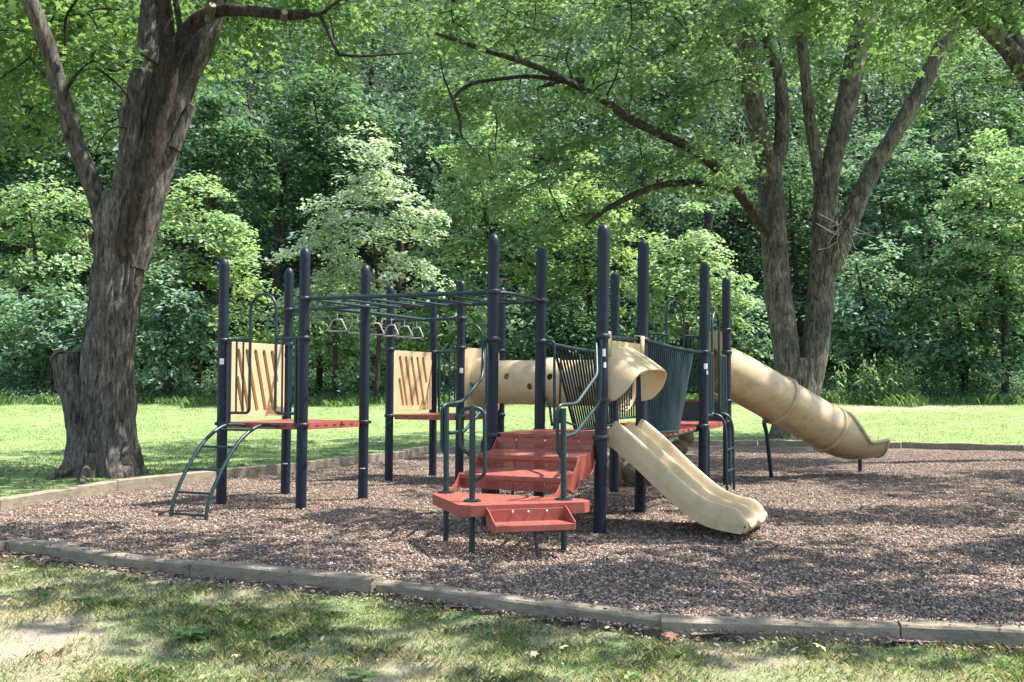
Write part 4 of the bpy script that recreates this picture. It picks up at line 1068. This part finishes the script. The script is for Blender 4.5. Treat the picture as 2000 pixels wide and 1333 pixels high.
s2a = trunk_mesh(m, [B_(1606,400), B_(1596,320), B_(1582,230), B_(1572,140), B_(1562,40), B_(1556,-60)], [.16,.165,.165,.155,.14,.1], 20, 8, .012, seed=16)
s2b = trunk_mesh(m, [B_(1614,370), B_(1632,290), B_(1654,200), B_(1672,110), B_(1690,10), B_(1705,-100), B_(1730,-240)], [.28,.28,.30,.30,.29,.24,.14], 28, 8, .018, seed=17)
s2c = trunk_mesh(m, [B_(1612,560,-.1), B_(1636,500,-.2), B_(1668,410,-.3), B_(1706,330,-.4), B_(1752,255,-.5), B_(1800,170,-.6), B_(1838,90,-.7), B_(1876,0,-.8), B_(1920,-110,-1)], [.14,.25,.26,.24,.22,.21,.19,.17,.1], 28, 8, .016, seed=18)
m.build('trunk', M_bark, tr_)
m = MB()
b1_ = trunk_mesh(m, [B_(1500,455,-.2), B_(1470,415,-.6), B_(1430,360,-1.4), B_(1385,315,-2.2), B_(1320,275,-3.4), B_(1240,238,-4.8), B_(1180,197,-5.8), B_(1110,160,-6.8), B_(1040,128,-7.8), B_(960,102,-8.6), B_(852,66,-9.6)], [.15,.15,.14,.13,.115,.105,.09,.075,.06,.05,.035], 18, 7, .012, seed=33)
b2_ = trunk_mesh(m, [B_(1440,372,-1.2), B_(1395,365,-1.6), B_(1345,358,-2), B_(1290,362,-2.5), B_(1230,385,-3), B_(1180,412,-3.4), B_(1145,440,-3.8)], [.10,.10,.09,.085,.08,.07,.05], 14, 7, .01, seed=37)
b3_ = trunk_mesh(m, [B_(1140,158,-6.4), B_(1095,158,-6.6), B_(1050,175,-6.8)], [.07,.06,.04], 10, 6, .006, seed=38)
b4_ = trunk_mesh(m, [B_(1110,160,-6.9), B_(1040,150,-7.3), B_(975,155,-7.6), B_(920,165,-7.8), B_(888,192,-8), B_(898,235,-8.1), B_(900,265,-8.1)], [.05,.045,.04,.038,.036,.03,.018], 8, 6, .004, seed=39)
m.build('sweeping_bough', M_barkd, tr_)
m = MB()
for _ in range(26):
    p = B_(1642+random.uniform(-6,10), 455+random.uniform(-25,25), -.35); a = random.uniform(0, 2*PI); L_ = random.uniform(.35,1.1)
    q = p+Vector((math.cos(a)*.8, -.4, math.sin(a)*.8-.1))*L_; mid = p.lerp(q,.5)+Vector((random.uniform(-.08,.08), 0, random.uniform(-.08,.08)))
    m.tube([p, mid, q], [.014,.010,.005], 5)
for _ in range(30):
    p = B_(random.uniform(1340,1460), random.uniform(60,250), random.uniform(-2,0)); q = p+Vector((random.uniform(-.8,.3), 0, random.uniform(-1.6,-.4)))
    m.tube([p, p.lerp(q,.5)+Vector((random.uniform(-.2,.2),0,random.uniform(-.1,.2))), q], [.014,.011,.006], 5)
tag(m.build('dead_twigs', M_twig, tr_), kind='stuff')
cr = region([(1130,50,330,100,20.5,26,18), (900,30,220,60,19,22,8), (1000,190,170,55,20.5,23,6), (1270,150,210,90,22.5,27,12), (1310,330,120,60,25.5,27,4), (1200,300,200,60,23.8,26,7), (1110,400,170,60,24.5,26,4),
     (1400,50,130,90,23,27,6), (1470,80,110,90,28.6,31,4), (1430,300,60,60,24.5,27,2.5), (1560,60,120,80,28.8,32,5), (1600,180,60,90,28.8,31,2.5), (1770,60,110,80,28.4,31.5,5), (1890,50,120,80,28,31,4.5), (1790,170,50,60,28.4,30,1), (930,300,70,110,19,21,2.2), (1350,-20,300,60,20,28,7)], 300)
cr2 = []
for _ in range(57):
    a = random.uniform(0, 2*PI); r_ = math.sqrt(random.random()); cr2.append(Vector((4.8+9.5*r_*math.cos(a), 22.0+7.0*r_*math.sin(a), random.uniform(10.5, 15.0))))
for _ in range(28):
    a = random.uniform(0, 2*PI); r_ = math.sqrt(random.random()); cr2.append(Vector((9+5.5*r_*math.cos(a), 27+4.5*r_*math.sin(a), random.uniform(12.5, 18))))
m = MB(); anchors = [p for p in (s1a+s1b+s1c+s2a+s2b+s2c+b1_+b2_+b3_+b4_) if p.z > 4]
crown_boughs(m, anchors, [tuple(p) for p in cr+cr2], .06); tag(m.build('twigs', M_barkd, tr_), kind='stuff')
crown(tr_, cr, (.3,.75), 105, .125, LF_mapleR, shape=MAPLE, name='crown', cen=(7,27,7), flat=.26)
crown(tr_, cr2, (.8,1.35), 250, .22, LF_mapleR, shape=OVAL, name='upper_crown', cen=(7,27,7), flat=.26)

# ---------- third tree leaning in at the upper right
t3 = empty('leaning_tree', (12.6, 20.0, 0), 'tree whose forked grey limbs lean in at the upper right corner', 'tree')
m = MB()
C_ = lambda x, y, dy=0: at(x, y, 19.5+dy)
k1 = trunk_mesh(m, [Vector((12.6,20,-.1)), Vector((12.5,20,1.2)), Vector((12.1,20,3)), C_(2080,260), C_(2010,150), C_(1950,75), C_(1888,15), C_(1830,-50), C_(1760,-130)], [.42,.34,.30,.24,.19,.17,.15,.13,.08], 26, 8, .02, seed=50)
k2 = trunk_mesh(m, [C_(2050,230), C_(2005,150,.1), C_(1985,80,.2), C_(1958,0,.3), C_(1940,-90,.4)], [.12,.13,.12,.11,.08], 20, 8, .012, seed=51)
m.build('trunk', M_bark, t3)
c3 = []
for _ in range(33):
    a = random.uniform(0, 2*PI); r_ = math.sqrt(random.random()); c3.append(Vector((10.5+6*r_*math.cos(a), 16.5+5.5*r_*math.sin(a), random.uniform(8.8, 13.5))))
c3v = region([(1930,20,90,50,17.5,20,4), (1830,-20,120,40,17.5,20,4), (1985,100,40,60,18,20,1)], 22)
m = MB(); crown_boughs(m, [p for p in k1+k2 if p.z > 5.5], [tuple(p) for p in c3+c3v], .06); tag(m.build('twigs', M_barkd, t3), kind='stuff')
crown(t3, c3v, (.4,.9), 65, .14, LF_maple, cen=(11,18,6))
crown(t3, c3, (.8,1.25), 230, .20, LF_maple, cen=(11,18,6), name='upper_crown')

# ---------- unseen trees added either side of the viewer to shade the foreground
def unseen_shade_tree(x, y, h, rad, cx, cy, rx, ry, zlo, zhi, n, lab, seed):
    t = empty('unseen_shade_tree', (x, y, 0), lab, 'tree'); m = MB()
    top = Vector((cx*.6+x*.4, cy*.6+y*.4, h))
    sp = trunk_mesh(m, [Vector((x,y,-.1)), Vector((x,y,1.5)), Vector((x,y,3.5)).lerp(top, .15), Vector((x,y,h*.7)).lerp(top,.5), top], [rad*1.3, rad, rad*.9, rad*.7, rad*.3], 24, 8, .02, lambda z, t_: 1+max(0,.5-z)*.5, seed=seed)
    m.build('trunk', M_bark, t)
    cs = []
    for _ in range(n):
        a = random.uniform(0, 2*PI); r_ = math.sqrt(random.random()); cs.append(Vector((cx+rx*r_*math.cos(a), cy+ry*r_*math.sin(a), random.uniform(zlo, zhi))))
    m = MB(); crown_boughs(m, [p for p in sp if p.z > 4.5], [tuple(p) for p in cs], .07); tag(m.build('twigs', M_barkd, t), kind='stuff')
    crown(t, cs, (.6,1.1), 200, .18, LF_maple, cen=(cx, cy, zlo-2))
unseen_shade_tree(9.0, 6.5, 10, .3, 6.2, 8.0, 6.6, 4.6, 7.6, 10, 50, 'unseen tree added beyond the right frame edge to shade the near mulch', 60)
unseen_shade_tree(-6.5, 3.5, 10, .3, -1.6, 6.8, 4.6, 4.0, 7.4, 9.8, 32, 'unseen tree added beyond the left frame edge to shade the near lawn', 66)

# ================================================================== WOODS
def blob_tree(name, lab, base, h, blobs, mat, nsp, per, size, rad=(.6,1.1), trunk=.16, tmat=None, group=None, cat='tree', shape=QUAD, jit=.5, flat=.25, tz0=0):
    """blobs: list of (dx, dy, z, rx, ry, rz) ellipsoids relative to the base"""
    base = Vector(base); t = empty(name, tuple(base), lab, cat, group)
    vols = np.array([b[3]*b[5] for b in blobs]); vols /= vols.sum(); cs = []
    for b, w in zip(blobs, vols):
        k = max(3, int(nsp*w))
        for _ in range(k):
            v = Vector((random.gauss(0,1), random.gauss(0,1)-.35, random.gauss(0,1)+.25)).normalized()
            s = random.uniform(.62, 1.05)
            cs.append(base+Vector((b[0]+v.x*b[3]*s, b[1]+v.y*b[4]*s, b[2]+v.z*b[5]*s)))
    m = MB(); sp = trunk_mesh(m, [base-ZZ*.2, base+Vector((.1,0,h*.3)), base+Vector((-.15,.1,h*.6)), base+Vector((blobs[0][0]*.5, 0, h*.92))], [trunk*1.2, trunk, trunk*.7, trunk*.2], 12, 6, .01)
    crown_boughs(m, [p for p in sp if p.z > base.z+h*.15], [tuple(c) for c in cs], trunk*.5, step=3)
    m.build('trunk', tmat or M_barkd, t)
    c0 = base+ZZ*h*.35
    C = np.array([tuple(c) for c in cs]); out = unit((C-np.array(c0))*np.array([1,1,.45])); rd = rng.uniform(rad[0], rad[1], len(C))
    pc, nr = sprays(C, out, rd, int(per*.78), flat=flat*.75, jit=jit*.9)
    bulk('crown', leaves(pc, nr, size*1.22*rng.uniform(.55, 1.45, len(pc)), shape), None, mat, t)
    return t
def wb(px, Y, py=None): p = at(px, 700, Y); return Vector((p.x, Y, gz(p.x, Y)-.05))
def zz(py, Y, base): return at(0, py, Y).z-base.z
def auto(name, lab, px, Y, top, low, wpx, mat, nsp, per=55, size=.17, nb=7, trunk=.14, seed=1, rad=(.45,.95), cat='tree', layered=True, jit=.5, depth=1.6, group=None):
    """crown filling the photo box px +- wpx, top..low"""
    rs = random.Random(seed); base = wb(px, Y); zt = zz(top, Y, base); zl = zz(low, Y, base); wm = wpx/F0*Y; bl = []
    for i in range(nb):
        f = (i+.5)/nb; z = zl+(zt-zl)*f; wf = math.sin(PI*min(1, (.18+f*.80)))**.6*(1-.45*f)
        rz = (zt-zl)/nb*1.0
        for s in ((-1, 1) if i < nb-1 else (0,)):
            bl.append((s*wm*.48*wf+rs.uniform(-.12,.12)*wm, rs.uniform(-.5,.5)*depth, z+rs.uniform(-.3,.3)*rz, wm*.50*wf*rs.uniform(.8,1.2)+.25, depth*rs.uniform(.7,1.1), rz*rs.uniform(.75,1.1)))
    return blob_tree(name, lab, base, max(zt*.98, 1.0), bl, mat, nsp, per, size, rad, trunk, cat=cat, jit=jit, group=group)

g_under = 'trees and bushes along the edge of the wood'
auto('bushy_tree', 'bright bushy tree at the left frame edge behind the broad trunk', 70, 46, 330, 640, 190, LF_bright, 150, 60, .19, 7, seed=2, group=g_under)
auto('bushy_tree', 'low glossy bush left of the broad trunk at the wood edge', 95, 44, 560, 705, 150, LF_teal, 90, 60, .19, 4, seed=3, group=g_under, cat='bush')
auto('bushy_tree', 'pale green bushy tree just right of the broad trunk', 385, 45, 340, 570, 130, LF_bright, 110, 60, .18, 6, seed=4, group=g_under)
auto('bushy_tree', 'leafy bush behind the left ladder deck at the wood edge', 330, 43.5, 520, 740, 110, LF_teal, 100, 60, .18, 5, seed=5, group=g_under, cat='bush')
auto('bushy_tree', 'yellowish green sapling showing above the left arched gate', 480, 43, 490, 700, 60, LF_yellow, 45, 55, .17, 5, seed=6, group=g_under)
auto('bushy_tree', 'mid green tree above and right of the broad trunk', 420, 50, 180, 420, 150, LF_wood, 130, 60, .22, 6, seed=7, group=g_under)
auto('pale_leaved_tree', 'whitish leaved tree standing above the overhead ladder', 735, 42, 258, 580, 140, LF_pale, 130, 62, .16, 8, seed=8, rad=(.35,.75), trunk=.09, group=g_under)
auto('bushy_tree', 'pale bush under the whitish tree behind the trapeze rings', 650, 42.5, 400, 620, 110, LF_pale, 85, 55, .16, 5, seed=9, rad=(.35,.8), trunk=.09, group=g_under)
auto('bushy_tree', 'rounded bush behind the overhead ladder', 620, 44, 560, 745, 120, LF_bright, 95, 60, .18, 5, seed=10, group=g_under, cat='bush')
auto('bushy_tree', 'bright spreading tree in the middle of the wood edge', 960, 45, 240, 520, 170, LF_bright, 190, 62, .18, 8, seed=11, group=g_under)
auto('bushy_tree', 'bright tree behind the tallest posts', 1150, 46, 300, 600, 140, LF_yellow, 150, 60, .18, 8, seed=12, group=g_under)
auto('bushy_tree', 'green bush behind the crawl tunnel', 870, 44, 520, 735, 130, LF_bright, 105, 60, .18, 5, seed=13, group=g_under, cat='bush')
auto('bushy_tree', 'dark leaved bush behind the bridge', 1090, 45, 560, 745, 130, LF_wood, 100, 60, .19, 5, seed=14, group=g_under, cat='bush')
auto('bushy_tree', 'bright bush between the tallest post and the two stemmed tree', 1340, 44, 420, 660, 120, LF_bright, 120, 60, .18, 6, seed=15, group=g_under)
auto('bushy_tree', 'bluish green bush below the two stemmed tree', 1440, 46, 560, 750, 110, LF_teal, 80, 60, .19, 5, seed=16, group=g_under, cat='bush')
auto('bushy_tree', 'dark spreading bush right of the two stemmed tree', 1700, 45, 480, 700, 140, LF_teal, 120, 60, .20, 6, seed=17, group=g_under, cat='bush')
auto('bushy_tree', 'tall bright tree at the right frame edge', 1960, 43, 255, 600, 130, LF_bright, 170, 62, .18, 8, seed=18, group=g_under)
auto('bushy_tree', 'large bush low at the right frame edge', 1880, 44, 500, 730, 160, LF_wood, 130, 60, .20, 6, seed=19, group=g_under, cat='bush')
auto('bushy_tree', 'bluish leaved tree filling the gap right of the two stemmed tree', 1740, 50, 250, 520, 140, LF_teal, 120, 60, .22, 7, seed=20, group=g_under)
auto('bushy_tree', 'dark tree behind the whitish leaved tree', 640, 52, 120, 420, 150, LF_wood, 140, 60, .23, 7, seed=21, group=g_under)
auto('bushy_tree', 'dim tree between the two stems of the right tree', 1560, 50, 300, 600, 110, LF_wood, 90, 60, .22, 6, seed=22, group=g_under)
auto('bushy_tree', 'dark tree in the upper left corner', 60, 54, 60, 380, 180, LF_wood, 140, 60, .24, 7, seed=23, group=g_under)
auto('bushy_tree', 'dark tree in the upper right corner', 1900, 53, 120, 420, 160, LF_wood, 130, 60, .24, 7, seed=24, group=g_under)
# dark trunks inside the wood
for px, Y, r_, lab in ((1388, 49, .30, 'dark trunk standing in the wood left of the two stemmed tree'), (1922, 51, .34, 'dark trunk in the wood above the bright tree at the right edge'), (540, 52, .22, 'leaning dark trunk in the wood behind the left deck'), (1255, 53, .25, 'thin dark trunk in the wood behind the tallest posts')):
    b = wb(px, Y); t = empty('wood_trunk', tuple(b), lab, 'tree'); m = MB()
    sp = trunk_mesh(m, [b-ZZ*.2, b+Vector((.1,0,3)), b+Vector((-.1,.1,7)), b+Vector((.3,.3,12))], [r_*1.1, r_, r_*.85, r_*.5], 16, 8, .02); m.build('trunk', M_barkd, t)
    cs = [b+Vector((random.gauss(0,1.4), random.gauss(0,1.2), random.uniform(9, 13))) for _ in range(25)]
    m = MB(); crown_boughs(m, sp[-8:], [tuple(c) for c in cs], .05); tag(m.build('branches', M_barkd, t), kind='stuff')
    crown(t, cs, (.6,1.2), 45, .24, LF_wood, shape=QUAD)
# the wood on the hillside: one mass
cs = []; 
for _ in range(5200):
    Y = random.uniform(52, 92); X = random.uniform(-1, 1)*(Y*.60+3); hmax = 13+5*noise.noise(Vector((X*.12, Y*.12, 0)))
    tree = noise.noise(Vector((X*.28, Y*.28, 7)))
    z = gz(X, Y)+hmax*(random.random()**.45)*(1 if tree > -.25 else .55)
    cs.append((X, Y, z))
for _ in range(700):
    Y = random.uniform(49, 54); X = random.uniform(-1, 1)*(Y*.60); cs.append((X, Y, gz(X, Y)+random.uniform(.2, 4.5)))
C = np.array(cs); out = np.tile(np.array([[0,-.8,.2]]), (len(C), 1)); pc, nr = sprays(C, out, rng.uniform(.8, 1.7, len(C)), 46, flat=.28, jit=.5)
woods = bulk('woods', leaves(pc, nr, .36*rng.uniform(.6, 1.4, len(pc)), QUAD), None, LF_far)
tag(woods, 'dense green wood covering the hillside behind the meadow', 'woods', kind='stuff')
m = MB()
for _ in range(60):
    Y = random.uniform(54, 80); X = random.uniform(-1, 1)*(Y*.55); z = gz(X, Y); m.tube([Vector((X, Y, z-.3)), Vector((X+random.uniform(-.6,.6), Y, z+6)), Vector((X+random.uniform(-1,1), Y, z+12))], [.24, .19, .1], 8, cap=False)
tag(m.build('woods_trunks', M_barkd, None, loc=(0,0,0)), 'dark trunks lost in the shade of the hillside wood', 'woods', kind='stuff')

# weeds and undergrowth along the meadow edge
n = 9000
X = rng.uniform(-27, 27, n); Y = rng.uniform(40.5, 46.5, n)
ed = np.array([noise.noise(Vector((x*.25, 3, 0)))*1.4 for x in X]); ok = Y > 41.7+ed; X, Y = X[ok], Y[ok]
C = np.stack([X, Y, np.array([gz(x, y) for x, y in zip(X, Y)])+rng.uniform(.02, 1, len(X))*np.clip((Y-41.2)*.30, .15, 1.3)], 1)
pc, nr = sprays(C, np.tile(np.array([[0,-.6,.3]]), (len(C), 1)), rng.uniform(.15, .45, len(C)), 14, flat=.45, jit=.7)
tag(bulk('undergrowth', leaves(pc, nr, .12*rng.uniform(.6, 1.5, len(pc)), OVAL), None, LF_wood), 'low leafy undergrowth along the foot of the wood', 'undergrowth', kind='stuff')
def tallblades(n, xa, xb, ya, yb, h0, h1, w, mat, name, lab, cat):
    X = rng.uniform(xa, xb, n); Y = rng.uniform(ya, yb, n); Z = np.array([gz(x, y) for x, y in zip(X, Y)])
    ed = np.array([noise.noise(Vector((x*.35, 3, 0)))*2.6+noise.noise(Vector((x*1.6, 5, 0)))*.8 for x in X]); ok = Y > 40.9+ed; X, Y, Z = X[ok], Y[ok], Z[ok]; k = len(X)
    H = rng.uniform(h0, h1, k)*(.6+.6*np.array([abs(noise.noise(Vector((x*.6, y*.6, 2))))*2 for x, y in zip(X, Y)])); th = rng.uniform(0, 2*PI, k); le = H*rng.uniform(.2, .9, k)
    B = np.stack([X, Y, Z], 1); D = np.stack([np.cos(th), np.sin(th), np.zeros(k)], 1); Sd = np.stack([-np.sin(th), np.cos(th), np.zeros(k)], 1); ww = (w*rng.uniform(.6, 1.4, k))[:, None]; up = np.array([[0,0,1.]])
    V = np.stack([B-Sd*ww, B+Sd*ww, B+D*(le*.4)[:, None]+up*(H*.7)[:, None]+Sd*ww, B+D*le[:, None]+up*(H)[:, None], B+D*(le*.4)[:, None]+up*(H*.7)[:, None]-Sd*ww], 1)
    tag(bulk(name, V, None, mat), lab, cat, kind='stuff')
tallblades(26000, -26, 27, 39.0, 43.4, .08, .50, .016, M_weed, 'meadow_edge_grass', 'unmown grass at the foot of the bushes', 'grass')
# tall corn-like weeds
for i in range(34):
    p = at(random.uniform(1630, 1790), 700, random.uniform(40.6, 42.4)); b = Vector((p.x, p.y, gz(p.x, p.y))); h = random.uniform(1.2, 2.3)
    t = MB(); lean = Vector((random.uniform(-.15,.15), random.uniform(-.1,.1), 0)); t.tube([b, b+lean*.5+ZZ*h*.5, b+lean+ZZ*h], [.014,.011,.006], 6)
    for k in range(13):
        z = h*(.15+.8*k/13); a = random.uniform(0, 2*PI); d = Vector((math.cos(a), math.sin(a), 0)); sd = Vector((-d.y, d.x, 0))*.035; L_ = random.uniform(.25,.5); p0 = b+lean*(z/h)+ZZ*z
        t.add([p0, p0+d*L_*.5+ZZ*L_*.32+sd, p0+d*L_-ZZ*L_*.05, p0+d*L_*.5+ZZ*L_*.32-sd], [[0,1,2,3]], False)
    o = t.build('tall_weed', M_weed, None, loc=tuple(b)); tag(o, 'tall narrow leaved weed in the clump right of the two stemmed tree', 'weed', 'tall weeds at the wood edge')

# ---- a few things lying about
def rosette(px, py, n, L_, lab, mat=M_weed):
    g = ground(px, py); m = MB()
    for k in range(n):
        a = random.uniform(0, 2*PI); d = Vector((math.cos(a), math.sin(a), 0)); sd = Vector((-d.y, d.x, 0)); l = L_*random.uniform(.6, 1.2); w = l*.16; e = random.uniform(.2, 1.2)
        m.add([g, g+d*l*.4+ZZ*l*.35*e+sd*w, g+d*l*.8+ZZ*l*.45*e+sd*w*.8, g+d*l*1.1+ZZ*l*.35*e, g+d*l*.8+ZZ*l*.45*e-sd*w*.8, g+d*l*.4+ZZ*l*.35*e-sd*w], [[0,1,2,3,4,5]], False)
    tag(m.build('broadleaf_weed', mat, None, loc=tuple(g)), lab, 'weed')
rosette(372, 1245, 40, .10, 'tuft of broad leaved weed on the near lawn below the raised timber end')
rosette(712, 1325, 12, .09, 'small flat weed at the bottom edge of the lawn')
rosette(1230, 1330, 9, .07, 'tiny weed at the bottom of the lawn right of centre')
rosette(1035, 1075, 9, .06, 'little green seedling in the mulch beside the slanting brace')
def fallen(px, py, s, col_, lab):
    g = ground(px, py); m = MB(); a = random.uniform(0, 6)
    R_ = Euler((random.uniform(-.5,.5), random.uniform(-.5,.5), a)).to_matrix(); vs = [g+ZZ*.045+R_ @ Vector((p[0]*s, p[1]*s, p[2]*s*1.5)) for p in MAPLE]
    m.add(vs, [list(range(12))], False); tag(m.build('fallen_leaf', col_, None, loc=tuple(g)), lab, 'leaf')
M_ly = solid('yellow_leaf_dead', (.55,.55,.12), (.7,.65,.2), .6); M_lb = solid('brown_leaf_dead', (.16,.06,.03), (.28,.12,.05), .7); M_lt = solid('tan_leaf_dead', (.34,.27,.17), (.44,.36,.24), .7)
for a in ((1603, 1279, .09, M_ly, 'bright yellow fallen leaf on the near lawn'), (1312, 1257, .09, M_lb, 'brown fallen leaf on the lawn left of the yellow one'), (253, 1322, .06, M_lb, 'dark red fallen leaf at the bottom left of the lawn'), (1042, 1294, .055, M_lt, 'pale tan fallen leaf at the bottom of the lawn'), (1100, 1280, .06, M_ly, 'yellowish fallen leaf beside the pale tan one'), (1352, 1170, .10, M_lb, 'brown fallen leaf on the mulch close to the timbers'), (1133, 1124, .07, M_lt, 'pale fallen leaf on the mulch in front of the red steps'), (460, 1297, .06, M_lt, 'curled pale leaf on the worn lawn')): fallen(*a)

X = rng.uniform(-1, 1, 700); Y = 4.6+11*rng.uniform(0, 1, 700)**1.6; X = X*(Y*.55)
Zl = np.array([mz(x, y)+.012 if inside(x, y, bed) else .022 for x, y in zip(X, Y)])
C = np.stack([X, Y, Zl], 1); nr = unit(np.array([[0,0,1.]])+rng.normal(0, .4, (700, 3)))
M_litter = leafmat('leaf_litter', (.10,.06,.03), (.26,.18,.10), (.50,.42,.24), .2, .7, 3)
tag(bulk('leaf_litter', leaves(C, nr, rng.uniform(.018, .045, 700), OVAL), None, M_litter), 'small dead leaves strewn over the lawn and mulch', 'leaf litter', kind='stuff')
V = []
for _ in range(26):
    y = 5.4+9*random.random()**1.4; x = random.uniform(-1, 1)*y*.5; z = (mz(x, y)+.012) if inside(x, y, bed) else .018; a = random.uniform(0, PI); l = random.uniform(.03, .08); V.append((Vector((x, y, z)), Vector((math.cos(a), math.sin(a), 0))*l))
m = MB()
for p, d in V: m.tube([p-d, p+Vector((d.y, -d.x, 0))*.12+ZZ*.006, p+d], [.0035, .003, .002], 5)
tag(m.build('fallen_twigs', M_torn, None, loc=(0,0,0)), 'thin dead twigs lying on the lawn and mulch', 'twigs', kind='stuff')

# ================================================================== LIGHT
EL, AZ = R(61), Vector((.990, .14))
sd = Vector((math.cos(EL)*AZ.x, math.cos(EL)*AZ.y, math.sin(EL))).normalized()
sun = bpy.data.lights.new('sun', 'SUN'); sun.energy = 5.0; sun.angle = R(.55); sun.color = (1, .955, .89)
so = bpy.data.objects.new('sun', sun); col.objects.link(so); so.rotation_euler = sd.to_track_quat('Z', 'Y').to_euler(); so.location = (0,0,30)
w = bpy.data.worlds.new('World'); scene.world = w; w.use_nodes = True; nt = w.node_tree; nt.nodes.clear()
o = nt.nodes.new('ShaderNodeOutputWorld'); bg = nt.nodes.new('ShaderNodeBackground'); sk = nt.nodes.new('ShaderNodeTexSky')
sk.sky_type = 'NISHITA'; sk.sun_disc = False; sk.sun_elevation = EL; sk.sun_rotation = math.atan2(sd.x, sd.y); sk.altitude = 200; sk.air_density = 1.2; sk.dust_density = 2.0
bg.inputs[1].default_value = .15; nt.links.new(sk.outputs[0], bg.inputs[0]); nt.links.new(bg.outputs[0], o.inputs[0])
scene.view_settings.view_transform = 'Standard'; scene.view_settings.look = 'None'; scene.view_settings.exposure = 1.36; scene.view_settings.gamma = 1
scene.cycles.max_bounces = 8; scene.cycles.transparent_max_bounces = 16
